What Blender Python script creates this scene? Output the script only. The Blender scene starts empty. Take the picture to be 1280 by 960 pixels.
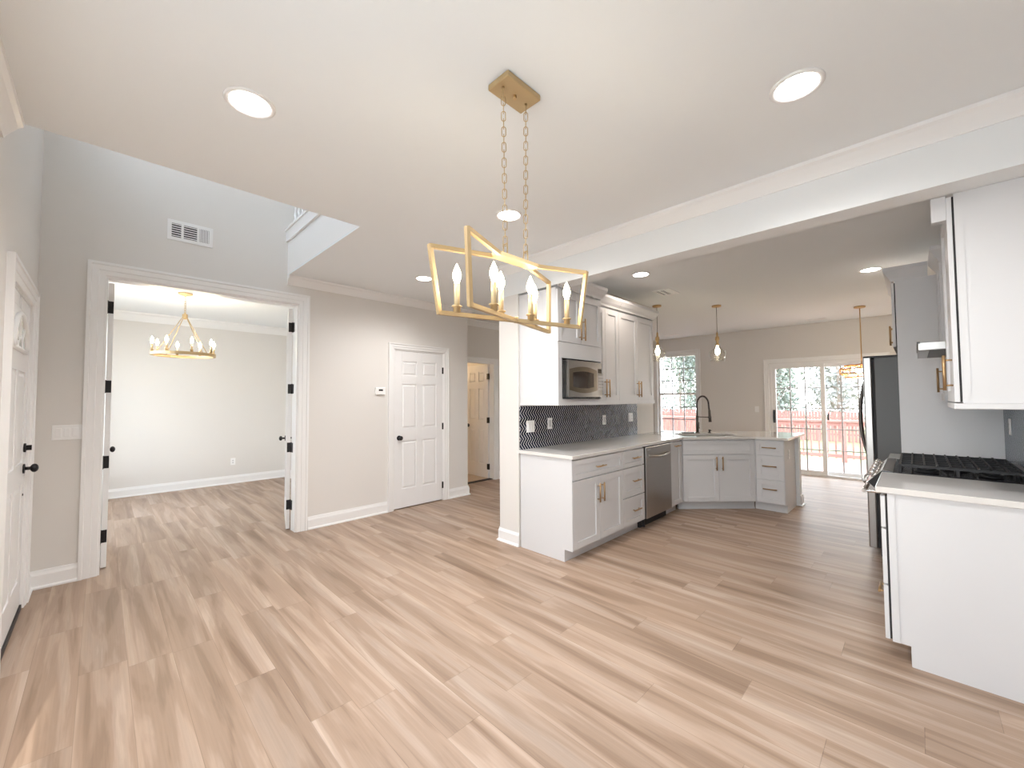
import bpy, bmesh, math, random
from mathutils import Vector, Matrix
S = bpy.context.scene
C = S.collection
PI = math.pi
random.seed(5)

# ------------------------------------------------------------------ camera
cam = bpy.data.cameras.new('camera'); camo = bpy.data.objects.new('camera', cam); C.objects.link(camo)
cam.sensor_fit = 'HORIZONTAL'; cam.sensor_width = 36.0
cam.lens = 508.33 / 1280 * 36.0
cam.clip_start = 0.02; cam.clip_end = 400
yaw, pit, rol = math.radians(44.746), math.radians(2.129), math.radians(-0.336)
F = Vector((-math.sin(yaw)*math.cos(pit), math.cos(yaw)*math.cos(pit), math.sin(pit)))
RT = Vector((math.cos(yaw), math.sin(yaw), 0)); UP = RT.cross(F)
R2 = RT*math.cos(rol)+UP*math.sin(rol); U2 = -RT*math.sin(rol)+UP*math.cos(rol)
M = Matrix(((R2.x, U2.x, -F.x, 0), (R2.y, U2.y, -F.y, 0), (R2.z, U2.z, -F.z, 1.405), (0, 0, 0, 1)))
camo.matrix_world = M
S.camera = camo

# ------------------------------------------------------------------ world, sun, exposure
EXPOSURE = 0.92
SKY = 0.70
SUN = 3.6
LAMP = 1.0
S.view_settings.view_transform = 'Standard'; S.view_settings.look = 'None'
S.view_settings.gamma = 1.0; S.view_settings.use_curve_mapping = False
S.view_settings.exposure = EXPOSURE
try:
    S.cycles.use_denoising = True
    S.cycles.max_bounces = 14; S.cycles.diffuse_bounces = 9; S.cycles.glossy_bounces = 5
    S.cycles.transparent_max_bounces = 16; S.cycles.transmission_bounces = 6
    S.cycles.sample_clamp_indirect = 6.0
    S.cycles.caustics_reflective = False; S.cycles.caustics_refractive = False
except Exception:
    pass
W = bpy.data.worlds.new('sky'); S.world = W; W.use_nodes = True
wn = W.node_tree.nodes; wl = W.node_tree.links
bg = wn['Background']
tc = wn.new('ShaderNodeTexCoord'); sp = wn.new('ShaderNodeSeparateXYZ'); wl.new(tc.outputs['Generated'], sp.inputs[0])
rp = wn.new('ShaderNodeValToRGB'); wl.new(sp.outputs['Z'], rp.inputs[0])
rp.color_ramp.elements[0].position = 0.0; rp.color_ramp.elements[0].color = (0.95, 0.97, 1.0, 1)
rp.color_ramp.elements[1].position = 0.7; rp.color_ramp.elements[1].color = (0.74, 0.85, 1.0, 1)
wl.new(rp.outputs[0], bg.inputs[0]); bg.inputs[1].default_value = 7.0*SKY
sl = bpy.data.lights.new('sun', 'SUN'); sl.energy = SUN; sl.angle = 0.01; sl.color = (1.0, 0.96, 0.92)
so = bpy.data.objects.new('sun', sl); C.objects.link(so)
so.rotation_euler = Vector((-1.95, 0.26, -1.0)).to_track_quat('-Z', 'Y').to_euler()
so.location = (8, -3, 8)

# ------------------------------------------------------------------ materials
def mat(name, col, rough=0.5, metal=0.0, emit=None, es=0.0, spec=0.5, bump=None, vary=None, coat=0.0):
    m = bpy.data.materials.new(name); m.use_nodes = True
    nt = m.node_tree; b = nt.nodes['Principled BSDF']
    b.inputs['Base Color'].default_value = (*col, 1); b.inputs['Roughness'].default_value = rough
    b.inputs['Metallic'].default_value = metal; b.inputs['Specular IOR Level'].default_value = spec
    if coat: b.inputs['Coat Weight'].default_value = coat; b.inputs['Coat Roughness'].default_value = 0.08
    if emit: b.inputs['Emission Color'].default_value = (*emit, 1); b.inputs['Emission Strength'].default_value = es
    if vary or bump:
        t = nt.nodes.new('ShaderNodeTexCoord'); n = nt.nodes.new('ShaderNodeTexNoise')
        mp = nt.nodes.new('ShaderNodeMapping')
        nt.links.new(t.outputs['Object'], mp.inputs[0]); nt.links.new(mp.outputs[0], n.inputs['Vector'])
        sc = (vary or bump)
        mp.inputs['Scale'].default_value = sc[1] if isinstance(sc[1], tuple) else (sc[1],)*3
        n.inputs['Scale'].default_value = 1.0; n.inputs['Detail'].default_value = 4
        if vary:
            mx = nt.nodes.new('ShaderNodeMix'); mx.data_type = 'RGBA'
            mx.inputs[6].default_value = (*[c*(1-vary[0]) for c in col], 1)
            mx.inputs[7].default_value = (*[min(1, c*(1+vary[0])) for c in col], 1)
            nt.links.new(n.outputs[0], mx.inputs[0]); nt.links.new(mx.outputs[2], b.inputs['Base Color'])
        if bump:
            bp = nt.nodes.new('ShaderNodeBump'); bp.inputs['Strength'].default_value = bump[0]
            bp.inputs['Distance'].default_value = 0.002
            nt.links.new(n.outputs[0], bp.inputs['Height']); nt.links.new(bp.outputs[0], b.inputs['Normal'])
    return m

WALL = mat('greige_paint', (0.725, 0.705, 0.68), 0.75, bump=(0.08, 160), spec=0.3)
CEIL = mat('ceiling_paint', (0.81, 0.835, 0.85), 0.85, bump=(0.05, 120), spec=0.2)
TRIM = mat('white_trim_paint', (0.84, 0.84, 0.84), 0.35)
GRILLE = mat('grey_white_grille', (0.50, 0.51, 0.53), 0.45)
CAB = mat('white_cabinet_paint', (0.665, 0.67, 0.685), 0.4)
DOORW = mat('white_door_paint', (0.82, 0.82, 0.825), 0.35)
QUARTZ = mat('white_quartz', (0.73, 0.715, 0.695), 0.10, vary=(0.03, 90), coat=0.3)
BRASS = mat('brushed_brass', (0.62, 0.43, 0.22), 0.34, 0.9)
BRASSC = mat('satin_gold_paint', (0.56, 0.42, 0.235), 0.42, 0.7)
PULL = mat('pull_brass', (0.44, 0.29, 0.15), 0.36, 0.9)
BLACK = mat('matte_black_metal', (0.015, 0.014, 0.016), 0.45, 0.3)
DARK = mat('dark_parts_and_gap_shade', (0.02, 0.02, 0.022), 0.7)  # for dark parts, and for shade painted into gaps
STEEL = mat('brushed_steel', (0.38, 0.365, 0.35), 0.30, 1.0, vary=(0.06, (3, 3, 220)))
STEELD = mat('grey_fridge_side', (0.085, 0.085, 0.085), 0.42, 0.15)
CHROME = mat('polished_chrome', (0.82, 0.82, 0.83), 0.10, 1.0)
GUNM = mat('gunmetal', (0.13, 0.115, 0.105), 0.3, 0.9)
IRON = mat('cast_iron', (0.018, 0.018, 0.02), 0.55, 0.2)
ENAMEL = mat('black_enamel', (0.012, 0.012, 0.016), 0.16)
GLASSD = mat('dark_oven_glass', (0.035, 0.025, 0.02), 0.06)
PLASTIC = mat('white_plastic', (0.86, 0.86, 0.86), 0.3)
PLASTG = mat('grey_plastic', (0.55, 0.55, 0.56), 0.35)
CANDLE = mat('candle_sleeve', (0.62, 0.48, 0.28), 0.45, 0.1)
WIREG = mat('cage_wire_gold', (0.62, 0.30, 0.12), 0.4, 0.5)
REDWOOD = mat('redwood_stain', (0.37, 0.19, 0.16), 0.7, vary=(0.18, (6, 6, 1)))
FENCEW = mat('fence_boards', (0.24, 0.115, 0.105), 0.8, vary=(0.25, (7, 7, 0.6)))
DECKW = mat('deck_boards', (0.40, 0.26, 0.22), 0.7, vary=(0.15, (8, 1, 1)))
GRASS = mat('lawn_grass', (0.22, 0.23, 0.10), 0.9, vary=(0.35, 3.0))
BARK = mat('tree_bark', (0.25, 0.20, 0.17), 0.9, vary=(0.3, 6))
LEAFA = mat('leaf_green', (0.19, 0.215, 0.185), 0.7, vary=(0.35, 1.5))
LEAFB = mat('leaf_olive', (0.27, 0.27, 0.25), 0.7, vary=(0.3, 1.5))
TILEF = mat('bath_floor_tile', (0.55, 0.45, 0.36), 0.4, vary=(0.08, 3))
LENS = mat('lamp_lens', (1, 1, 1), 0.4, emit=(1.0, 0.95, 0.88), es=14)
BULB = mat('warm_bulb', (1, 0.9, 0.7), 0.4, emit=(1.0, 0.82, 0.52), es=26)
BULBS = mat('soft_bulb', (1, 0.9, 0.7), 0.4, emit=(1.0, 0.85, 0.6), es=16)

def glass(name, tint=(1, 1, 1), refl=0.08, edge=0.0):
    m = bpy.data.materials.new(name); m.use_nodes = True; nt = m.node_tree; nt.nodes.clear()
    o = nt.nodes.new('ShaderNodeOutputMaterial'); mx = nt.nodes.new('ShaderNodeMixShader')
    tr = nt.nodes.new('ShaderNodeBsdfTransparent'); gl = nt.nodes.new('ShaderNodeBsdfGlossy')
    tr.inputs[0].default_value = (*tint, 1); gl.inputs['Roughness'].default_value = 0.02
    if edge:
        lw = nt.nodes.new('ShaderNodeLayerWeight'); lw.inputs[0].default_value = edge
        nt.links.new(lw.outputs['Facing'], mx.inputs[0])
    else: mx.inputs[0].default_value = refl
    nt.links.new(tr.outputs[0], mx.inputs[1]); nt.links.new(gl.outputs[0], mx.inputs[2]); nt.links.new(mx.outputs[0], o.inputs[0])
    return m
PANE = glass('window_glass', (0.97, 0.985, 0.98), 0.05)
SHADE = glass('clear_shade_glass', (0.97, 0.97, 0.96), 0.1, edge=0.22)

def mth(nt, op, a, b=None, c=None):
    n = nt.nodes.new('ShaderNodeMath'); n.operation = op
    for i, v in enumerate((a, b, c)):
        if v is None: continue
        if isinstance(v, (int, float)): n.inputs[i].default_value = v
        else: nt.links.new(v, n.inputs[i])
    return n.outputs[0]

def floor_material():
    m = bpy.data.materials.new('oak_plank_floor'); m.use_nodes = True; nt = m.node_tree; b = nt.nodes['Principled BSDF']
    L = nt.links.new
    t = nt.nodes.new('ShaderNodeTexCoord'); s = nt.nodes.new('ShaderNodeSeparateXYZ'); L(t.outputs['Object'], s.inputs[0])
    X, Y = s.outputs[0], s.outputs[1]
    pw, pl = 0.182, 1.25
    yr = mth(nt, 'DIVIDE', Y, pw); row = mth(nt, 'FLOOR', yr); fy = mth(nt, 'SUBTRACT', yr, row)
    w1 = nt.nodes.new('ShaderNodeTexWhiteNoise'); w1.noise_dimensions = '1D'; L(row, w1.inputs['W'])
    xr = mth(nt, 'ADD', mth(nt, 'DIVIDE', X, pl), w1.outputs['Value']); col = mth(nt, 'FLOOR', xr); fx = mth(nt, 'SUBTRACT', xr, col)
    cb = nt.nodes.new('ShaderNodeCombineXYZ'); L(row, cb.inputs[0]); L(col, cb.inputs[1])
    w2 = nt.nodes.new('ShaderNodeTexWhiteNoise'); w2.noise_dimensions = '3D'; L(cb.outputs[0], w2.inputs['Vector'])
    rnd = w2.outputs['Value']
    # grain
    gx = mth(nt, 'ADD', mth(nt, 'MULTIPLY', X, 0.75), mth(nt, 'MULTIPLY', rnd, 37.0)); gy = mth(nt, 'ADD', mth(nt, 'MULTIPLY', Y, 10.0), mth(nt, 'MULTIPLY', rnd, 53.0))
    gv = nt.nodes.new('ShaderNodeCombineXYZ'); L(gx, gv.inputs[0]); L(gy, gv.inputs[1])
    n1 = nt.nodes.new('ShaderNodeTexNoise'); n1.inputs['Scale'].default_value = 1.0; n1.inputs['Detail'].default_value = 5; n1.inputs['Distortion'].default_value = 0.55
    L(gv.outputs[0], n1.inputs['Vector'])
    gv2 = nt.nodes.new('ShaderNodeCombineXYZ'); L(mth(nt, 'MULTIPLY', gx, 3.0), gv2.inputs[0]); L(mth(nt, 'MULTIPLY', gy, 12.0), gv2.inputs[1])
    n2 = nt.nodes.new('ShaderNodeTexNoise'); n2.inputs['Scale'].default_value = 1.0; n2.inputs['Detail'].default_value = 3
    L(gv2.outputs[0], n2.inputs['Vector'])
    rings = mth(nt, 'FRACT', mth(nt, 'MULTIPLY', n1.outputs[0], 9.0))
    rings = mth(nt, 'ABSOLUTE', mth(nt, 'SUBTRACT', rings, 0.5))
    ramp = nt.nodes.new('ShaderNodeValToRGB'); L(n1.outputs[0], ramp.inputs[0])
    e = ramp.color_ramp.elements
    e[0].position = 0.28; e[0].color = (0.225, 0.150, 0.104, 1); e[1].position = 0.76; e[1].color = (0.495, 0.398, 0.332, 1)
    k = ramp.color_ramp.elements.new(0.5); k.color = (0.365, 0.262, 0.195, 1)
    v = mth(nt, 'ADD', mth(nt, 'MULTIPLY', rnd, 0.16), 0.90)
    v = mth(nt, 'ADD', v, mth(nt, 'MULTIPLY', mth(nt, 'SUBTRACT', n2.outputs[0], 0.5), 0.30))
    v = mth(nt, 'ADD', v, mth(nt, 'MULTIPLY', mth(nt, 'SUBTRACT', rings, 0.25), 0.20))
    ed = mth(nt, 'ABSOLUTE', mth(nt, 'SUBTRACT', fy, 0.5)); v = mth(nt, 'ADD', v, mth(nt, 'MULTIPLY', mth(nt, 'POWER', ed, 2.0), 0.38))
    seam = mth(nt, 'MAXIMUM', mth(nt, 'LESS_THAN', fy, 0.012), mth(nt, 'LESS_THAN', fx, 0.002))
    v = mth(nt, 'MULTIPLY', v, mth(nt, 'SUBTRACT', 1.0, mth(nt, 'MULTIPLY', seam, 0.28)))
    hs = nt.nodes.new('ShaderNodeMix'); hs.data_type = 'RGBA'; hs.blend_type = 'MULTIPLY'; hs.inputs[0].default_value = 1.0
    vc = nt.nodes.new('ShaderNodeCombineColor'); L(v, vc.inputs[0]); L(v, vc.inputs[1]); L(v, vc.inputs[2])
    L(ramp.outputs[0], hs.inputs[6]); L(vc.outputs[0], hs.inputs[7]); L(hs.outputs[2], b.inputs['Base Color'])
    b.inputs['Roughness'].default_value = 0.42; b.inputs['Specular IOR Level'].default_value = 0.32
    bp = nt.nodes.new('ShaderNodeBump'); bp.inputs['Strength'].default_value = 0.10; bp.inputs['Distance'].default_value = 0.003
    L(v, bp.inputs['Height']); L(bp.outputs[0], b.inputs['Normal'])
    return m
FLOORM = floor_material()

def tile_material(name, axis, dark, dark2, pitch=0.030, rowh=0.044, amp=0.62, gw=0.15):
    m = bpy.data.materials.new(name); m.use_nodes = True; nt = m.node_tree; b = nt.nodes['Principled BSDF']; L = nt.links.new
    t = nt.nodes.new('ShaderNodeTexCoord'); s = nt.nodes.new('ShaderNodeSeparateXYZ'); L(t.outputs['Object'], s.inputs[0])
    U, Z = s.outputs[axis], s.outputs[2]
    zr = mth(nt, 'DIVIDE', Z, rowh); row = mth(nt, 'FLOOR', zr)
    tri = mth(nt, 'PINGPONG', zr, 1.0)
    u = mth(nt, 'ADD', mth(nt, 'DIVIDE', U, pitch), mth(nt, 'MULTIPLY', tri, amp))
    cell = mth(nt, 'FLOOR', u); f = mth(nt, 'SUBTRACT', u, cell)
    fz = mth(nt, 'SUBTRACT', zr, row)
    g = mth(nt, 'LESS_THAN', f, gw)
    cb = nt.nodes.new('ShaderNodeCombineXYZ'); L(cell, cb.inputs[0]); L(row, cb.inputs[1])
    w = nt.nodes.new('ShaderNodeTexWhiteNoise'); L(cb.outputs[0], w.inputs['Vector'])
    mx = nt.nodes.new('ShaderNodeMix'); mx.data_type = 'RGBA'; mx.inputs[6].default_value = (*dark, 1); mx.inputs[7].default_value = (*dark2, 1); L(w.outputs['Value'], mx.inputs[0])
    m2 = nt.nodes.new('ShaderNodeMix'); m2.data_type = 'RGBA'; L(g, m2.inputs[0]); L(mx.outputs[2], m2.inputs[6]); m2.inputs[7].default_value = (0.62, 0.62, 0.64, 1)
    L(m2.outputs[2], b.inputs['Base Color'])
    L(mth(nt, 'ADD', mth(nt, 'MULTIPLY', g, 0.45), 0.26), b.inputs['Roughness']); b.inputs['Specular IOR Level'].default_value = 0.28
    return m
TILEN = tile_material('navy_chevron_tile', 1, (0.010, 0.012, 0.022), (0.022, 0.027, 0.05), 0.036, 0.050, 1.15, 0.20)
TILEB = tile_material('slate_blue_tile', 1, (0.05, 0.075, 0.115), (0.085, 0.115, 0.16), 0.06, 0.05, 0.9, 0.05)

# ------------------------------------------------------------------ mesh builder
class MB:
    def __init__(s): s.bm = bmesh.new()
    def box(s, x0, x1, y0, y1, z0, z1):
        a = [s.bm.verts.new(p) for p in ((x0,y0,z0),(x1,y0,z0),(x1,y1,z0),(x0,y1,z0),(x0,y0,z1),(x1,y0,z1),(x1,y1,z1),(x0,y1,z1))]
        for f in ((0,3,2,1),(4,5,6,7),(0,1,5,4),(1,2,6,5),(2,3,7,6),(3,0,4,7)): s.bm.faces.new([a[i] for i in f])
        return s
    def loft(s, rings, closed=True, caps=True, smooth=True, loop=False):
        vs = [[s.bm.verts.new(p) for p in r] for r in rings]; n = len(rings[0])
        pairs = list(zip(vs, vs[1:])) + ([(vs[-1], vs[0])] if loop else [])
        for a, b in pairs:
            for i in range(n if closed else n-1):
                j = (i+1) % n
                f = s.bm.faces.new((a[i], a[j], b[j], b[i])); f.smooth = smooth
        if caps and closed and not loop:
            s.bm.faces.new(list(reversed(vs[0]))); s.bm.faces.new(vs[-1])
        return s
    def cyl(s, p0, p1, r, r2=None, n=16, caps=True):
        p0, p1 = Vector(p0), Vector(p1); d = (p1-p0).normalized(); q = d.to_track_quat('Z', 'Y').to_matrix()
        r2 = r if r2 is None else r2
        rings = [[p + q @ Vector((rr*math.cos(2*PI*i/n), rr*math.sin(2*PI*i/n), 0)) for i in range(n)] for p, rr in ((p0, r), (p1, r2))]
        return s.loft(rings, caps=caps)
    def tube(s, pts, r, n=8, closed=False):
        pts = [Vector(p) for p in pts]; N = len(pts); rings = []
        up = None
        for i, p in enumerate(pts):
            if closed: t = (pts[(i+1) % N]-pts[i-1]).normalized()
            else: t = (pts[min(i+1, N-1)]-pts[max(i-1, 0)]).normalized()
            if up is None: up = t.orthogonal().normalized()
            up = (up - t*up.dot(t)).normalized(); v = t.cross(up)
            rr = r[i] if isinstance(r, (list, tuple)) else r
            rings.append([p + (up*math.cos(2*PI*k/n)+v*math.sin(2*PI*k/n))*rr for k in range(n)])
        return s.loft(rings, loop=closed)
    def lathe(s, prof, c, n=24, caps=True):
        rings = [[(c[0]+r*math.cos(2*PI*i/n), c[1]+r*math.sin(2*PI*i/n), c[2]+z) for i in range(n)] for r, z in prof]
        return s.loft(rings, caps=caps)
    def prism(s, poly, z0, z1):
        s.loft([[(x, y, z0) for x, y in poly], [(x, y, z1) for x, y in poly]], smooth=False); return s
    def extr(s, prof, p0, p1, out, up=(0, 0, 1), m0=0.0, m1=0.0):
        p0, p1, out, up = Vector(p0), Vector(p1), Vector(out), Vector(up); d = (p1-p0).normalized()
        return s.loft([[p + out*u + up*v + d*(u*k) for u, v in prof] for p, k in ((p0, m0), (p1, m1))], smooth=False)
    def bar(s, p0, p1, w, h, up=(0, 0, 1)):
        p0, p1 = Vector(p0), Vector(p1); d = (p1-p0).normalized(); up = Vector(up)
        sd = d.cross(up).normalized(); u2 = sd.cross(d)
        return s.loft([[p + sd*a*w/2 + u2*b*h/2 for a, b in ((-1,-1),(1,-1),(1,1),(-1,1))] for p in (p0, p1)], smooth=False)
    def ball(s, c, r, n=16, sz=1.0):
        return s.lathe([(max(1e-4, r*math.sin(PI*k/10)), -r*sz*math.cos(PI*k/10)) for k in range(11)], c, n)

MW = {}
def finish(me, mb):
    bmesh.ops.recalc_face_normals(mb.bm, faces=mb.bm.faces)
    mb.bm.to_mesh(me); mb.bm.free()
def tag(o, label=None, cat=None, group=None, kind=None):
    if label: o['label'] = label
    if cat: o['category'] = cat
    if group: o['group'] = group
    if kind: o['kind'] = kind
    return o
def thing(name, label, cat, loc=(0, 0, 0), rotz=0.0, group=None, kind=None):
    o = bpy.data.objects.new(name, None); C.objects.link(o); o.empty_display_size = 0.1
    o.location = loc; o.rotation_euler = (0, 0, rotz)
    MW[o.name] = Matrix.Translation(loc) @ Matrix.Rotation(rotz, 4, 'Z')
    return tag(o, label, cat, group, kind)
def obj(name, mb, m, parent=None, world=False, bevel=0.0, label=None, kind=None):
    me = bpy.data.meshes.new(name)
    if parent is not None and world: mb.bm.transform(MW[parent.name].inverted())
    loc = None
    if parent is None:
        xs = [v.co.x for v in mb.bm.verts]; ys = [v.co.y for v in mb.bm.verts]; zs = [v.co.z for v in mb.bm.verts]
        loc = Vector(((min(xs)+max(xs))/2, (min(ys)+max(ys))/2, min(zs)))
        mb.bm.transform(Matrix.Translation(-loc))
    finish(me, mb); me.materials.append(m)
    o = bpy.data.objects.new(name, me); C.objects.link(o)
    if parent is not None: o.parent = parent; MW[o.name] = MW[parent.name]
    else: o.location = loc; MW[o.name] = Matrix.Translation(loc)
    if bevel:
        b = o.modifiers.new('bevel', 'BEVEL'); b.width = bevel; b.segments = 2; b.limit_method = 'ANGLE'; b.harden_normals = False
    if label: o['label'] = label
    if kind: o['kind'] = kind
    return o
def single(name, mb, m, label, cat, group=None, kind=None, bevel=0.0):
    return tag(obj(name, mb, m, bevel=bevel), label, cat, group, kind)
def struct(name, mb, m, label=None, cat=None, bevel=0.0):
    return single(name, mb, m, label or name.replace('_', ' ') + ' of the open room', cat or name.split('_')[0], kind='structure', bevel=bevel)
def plight(parent, loc, energy, col=(1, 0.86, 0.66), r=0.03, spot=None, world=True):
    l = bpy.data.lights.new('lamp_light', 'SPOT' if spot else 'POINT'); l.energy = energy*LAMP; l.color = col; l.shadow_soft_size = r
    if spot: l.spot_size = math.radians(spot); l.spot_blend = 0.8
    o = bpy.data.objects.new('lamp_light', l); C.objects.link(o); o.parent = parent
    o.location = MW[parent.name].inverted() @ Vector(loc)
    return o

def wall_y(name, x0, x1, y0, y1, z0, z1, ops=(), m=WALL, label=None):   # a wall running along Y, openings (y0,y1,z0,z1)
    b = MB(); c = y0
    for (a0, a1, b0, b1) in sorted(ops):
        if a0 > c: b.box(x0, x1, c, a0, z0, z1)
        if b0 > z0: b.box(x0, x1, a0, a1, z0, b0)
        if b1 < z1: b.box(x0, x1, a0, a1, b1, z1)
        c = a1
    if c < y1: b.box(x0, x1, c, y1, z0, z1)
    return struct(name, b, m, label)
def wall_x(name, y0, y1, x0, x1, z0, z1, ops=(), m=WALL, label=None):   # a wall running along X, openings (x0,x1,z0,z1)
    b = MB(); c = x0
    for (a0, a1, b0, b1) in sorted(ops):
        if a0 > c: b.box(c, a0, y0, y1, z0, z1)
        if b0 > z0: b.box(a0, a1, y0, y1, z0, b0)
        if b1 < z1: b.box(a0, a1, y0, y1, b1, z1)
        c = a1
    if c < x1: b.box(c, x1, y0, y1, z0, z1)
    return struct(name, b, m, label)

# ------------------------------------------------------------------ setting
XL = -4.74            # face of the wall with the french doors
YF = -0.36            # face of the wall with the front door
YK = 2.84             # face of the beam and of the stub wall
YB = 9.0              # back wall face
XR = 0.48             # kitchen right wall face
ZC = 2.74
struct('floor', MB().box(-8.45, 2.55, -0.52, 9.15, -0.12, 0.0), FLOORM, 'light oak plank floor running through all the rooms', 'floor')
cl = MB()
cl.box(-2.88, 2.55, -0.51, 9.15, ZC, ZC+0.12); cl.box(-3.0, -2.88, -0.36, 1.372, ZC, ZC+0.118); cl.box(-4.739, -2.88, 1.372, 3.84, ZC, ZC+0.02); cl.box(-7.4, -2.88, 3.84, 9.15, ZC, ZC+0.02); cl.box(-5.7, -4.871, 2.601, 3.839, ZC, ZC+0.02); cl.box(-8.45, -4.871, -0.51, 2.60, ZC, ZC+0.12)
struct('ceiling', cl, CEIL, 'white ceiling above dining area, kitchen and office', 'ceiling')
wall_y('wall_left', -4.87, XL, YF-0.15, 3.84, 0, 5.3, [(0.0, 1.495, 0, 2.45), (2.625, 3.41, 0, 2.06)], label='greige wall with the double doorway and the closet door')
wall_x('wall_front_upper', YF-0.15, YF, -8.45, 2.55, 2.9, 5.3, [(-4.55, -2.95, 3.95, 5.25)], label='upper front wall of the two storey foyer')
wall_x('wall_front', YF-0.15, YF, -8.45, 2.55, 0, 2.9, [(-7.7, -5.5, 0.5, 2.3), (-4.375, -3.405, 0, 2.075), (-1.4, 0.5, 0.55, 2.3)], label='greige wall with the front door')
wall_x('wall_back', YB, YB+0.15, -5.40, 2.55, 0, ZC, [(-4.20, -3.32, 0.62, 2.38), (-1.98, -0.36, 0, 2.05)], label='tan back wall with window and sliding door')
wall_y('wall_right', XR, XR+0.12, 3.005, YB, 0, ZC, label='kitchen wall behind the range')
wall_y('wall_dining', 2.4, 2.55, YF, 3.0, 0, ZC, label='dining side wall')
wall_x('wall_divider', YK, 3.005, XR+0.005, 2.4, 0, 2.43, label='short wall under the beam beside the range cabinets')
wall_y('wall_kitchen', -2.985, -2.72, YK, 5.67, 0, ZC-0.001, [(YK-0.01, 3.0055, 2.429, ZC)], m=WALL, label='pale stub wall between hall and kitchen cabinets')
wall_y('wall_hall', -5.40, -5.28, 3.84, YB, 0, ZC, [(4.22, 4.885, 0, 2.045)], label='hall wall with the open bathroom door')
wall_x('wall_closet', 3.72, 3.838, -7.4, -4.87, 0, ZC, label='hall side wall behind the closet')
wall_y('wall_closet_back', -5.7, -5.58, 2.60, 3.72, 0, ZC, label='closet back wall')
wall_x('wall_office', 2.46, 2.60, -8.45, -4.875, 0, ZC, label='office side wall')
wall_y('wall_office_back', -8.43, -8.30, YF, 2.46, 0, ZC, label='pale office back wall seen through the double doorway')
wall_y('wall_bath', -7.4, -7.28, 3.84, 5.35, 0, ZC, label='bathroom end wall'); wall_x('wall_bath_side', 5.23, 5.35, -7.28, -5.40, 0, ZC, label='bathroom side wall')
wall_y('wall_foyer', -3.0, -2.88, YF, 1.372, ZC+0.12, 5.3, label='upper foyer side wall above the ceiling edge')
struct('wall_landing', MB().box(XL+0.002, -2.885, 1.373, 4.1, ZC+0.0205, 3.10), TRIM, 'white fascia of the upstairs landing above the foyer', 'wall')
wall_x('wall_landing_back', 4.1, 4.2, XL, -2.88, 2.87, 5.3, label='upstairs landing back wall'); wall_y('wall_landing_side', -3.0, -2.88, 1.372, 4.1, 3.10, 5.3, label='upstairs landing side wall')
struct('ceiling_foyer', MB().box(-4.87, -2.88, YF-0.15, 4.2, 5.3, 5.4), CEIL, 'high ceiling over the two storey foyer', 'ceiling')
struct('beam', MB().box(-2.985, 2.4, YK, 3.005, 2.43, ZC-0.001), CEIL, 'wide dropped beam between dining area and kitchen', 'beam')
struct('wall_peninsula', MB().prism([(-1.10, 6.40), (-1.10, 6.52), (-1.76, 6.52), (-2.60, 5.68), (-2.72, 5.68), (-2.72, 5.60), (-2.56, 5.60), (-1.72, 6.40)], 0, 0.88), CEIL, 'low wall behind the peninsula cabinets', 'wall')
struct('floor_bath', MB().box(-7.28, -5.40, 3.84, 5.23, 0.0, 0.006), TILEF, 'tan tile floor of the bathroom beyond the hall', 'floor')
struct('trim_threshold', MB().box(-5.40, -5.32, 4.22, 4.885, 0.0, 0.012), DARK, 'dark threshold strip at the bathroom doorway', 'trim')

struct('eave', MB().box(-8.6, 3.2, -0.82, -0.512, 2.60, 2.72), TRIM, 'added unseen slab cutting the sun above the front windows outside', 'eave')  # added slab out of view; trims the sun patch from the front window
# mouldings
CR = [(0, 0), (0, -0.095), (0.010, -0.095), (0.016, -0.082), (0.030, -0.060), (0.052, -0.030), (0.068, -0.018), (0.072, 0)]
BB = [(0, 0), (0.030, 0), (0.030, 0.012), (0.018, 0.022), (0.018, 0.100), (0.012, 0.118), (0.009, 0.135), (0, 0.135)]
def crown(name, p0, p1, out, m0=0, m1=0, prof=CR, label=None, m=TRIM):
    return struct(name, MB().extr(prof, (*p0, ZC-0.001), (*p1, ZC-0.001), (*out, 0), m0=m0, m1=m1), m, label, 'crown moulding')
crown('trim_1', (XL, 1.372), (XL, 3.84), (1, 0), 0, 1, label='crown moulding on the wall above the closet door')
crown('trim_2', (-2.985, YK), (2.4, YK), (0, -1), -1, 0, label='crown moulding along the top of the beam')
crown('trim_3', (-3.0, YF), (2.4, YF), (0, 1), label='crown moulding over the front wall at the ceiling')
crown('trim_4', (-5.28, 3.84), (-5.28, YB), (1, 0), label='crown moulding above the bathroom doorway in the hall')
crown('trim_5', (-2.985, YK), (-2.985, 5.67), (-1, 0), -1, 0, label='crown moulding on the hall side of the stub wall')
CO = [(0, 0), (0, -0.13), (0.012, -0.13), (0.02, -0.11), (0.06, -0.04), (0.085, -0.02), (0.09, 0)]
crown('trim_6', (-8.30, YF), (-8.30, 2.46), (1, 0), prof=CO, label='crown moulding at the top of the office back wall')
crown('trim_7', (-8.30, 2.46), (-4.87, 2.46), (0, -1), prof=CO, label='crown moulding at the top of the office side wall')
crown('trim_8', (XL, 3.84), (-5.28, 3.84), (0, 1), -1, 0, label='crown moulding on the hall return wall')
def base(name, p0, p1, out, m0=0, m1=0, label=None):
    return struct(name, MB().extr(BB, (*p0, 0), (*p1, 0), (*out, 0), m0=m0, m1=m1), TRIM, label or 'white baseboard ' + name.split('_', 1)[1].replace('_', ' '), 'baseboard')
base('baseboard_corner', (-4.74, YF), (-4.485, YF), (0, 1), label='white baseboard in the corner beside the front door')
base('baseboard_front', (XL, YF), (XL, -0.10), (1, 0), label='white baseboard between front door and double doorway')
base('baseboard_left', (XL, 1.605), (XL, 2.545), (1, 0), label='white baseboard between double doorway and closet door')
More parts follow.
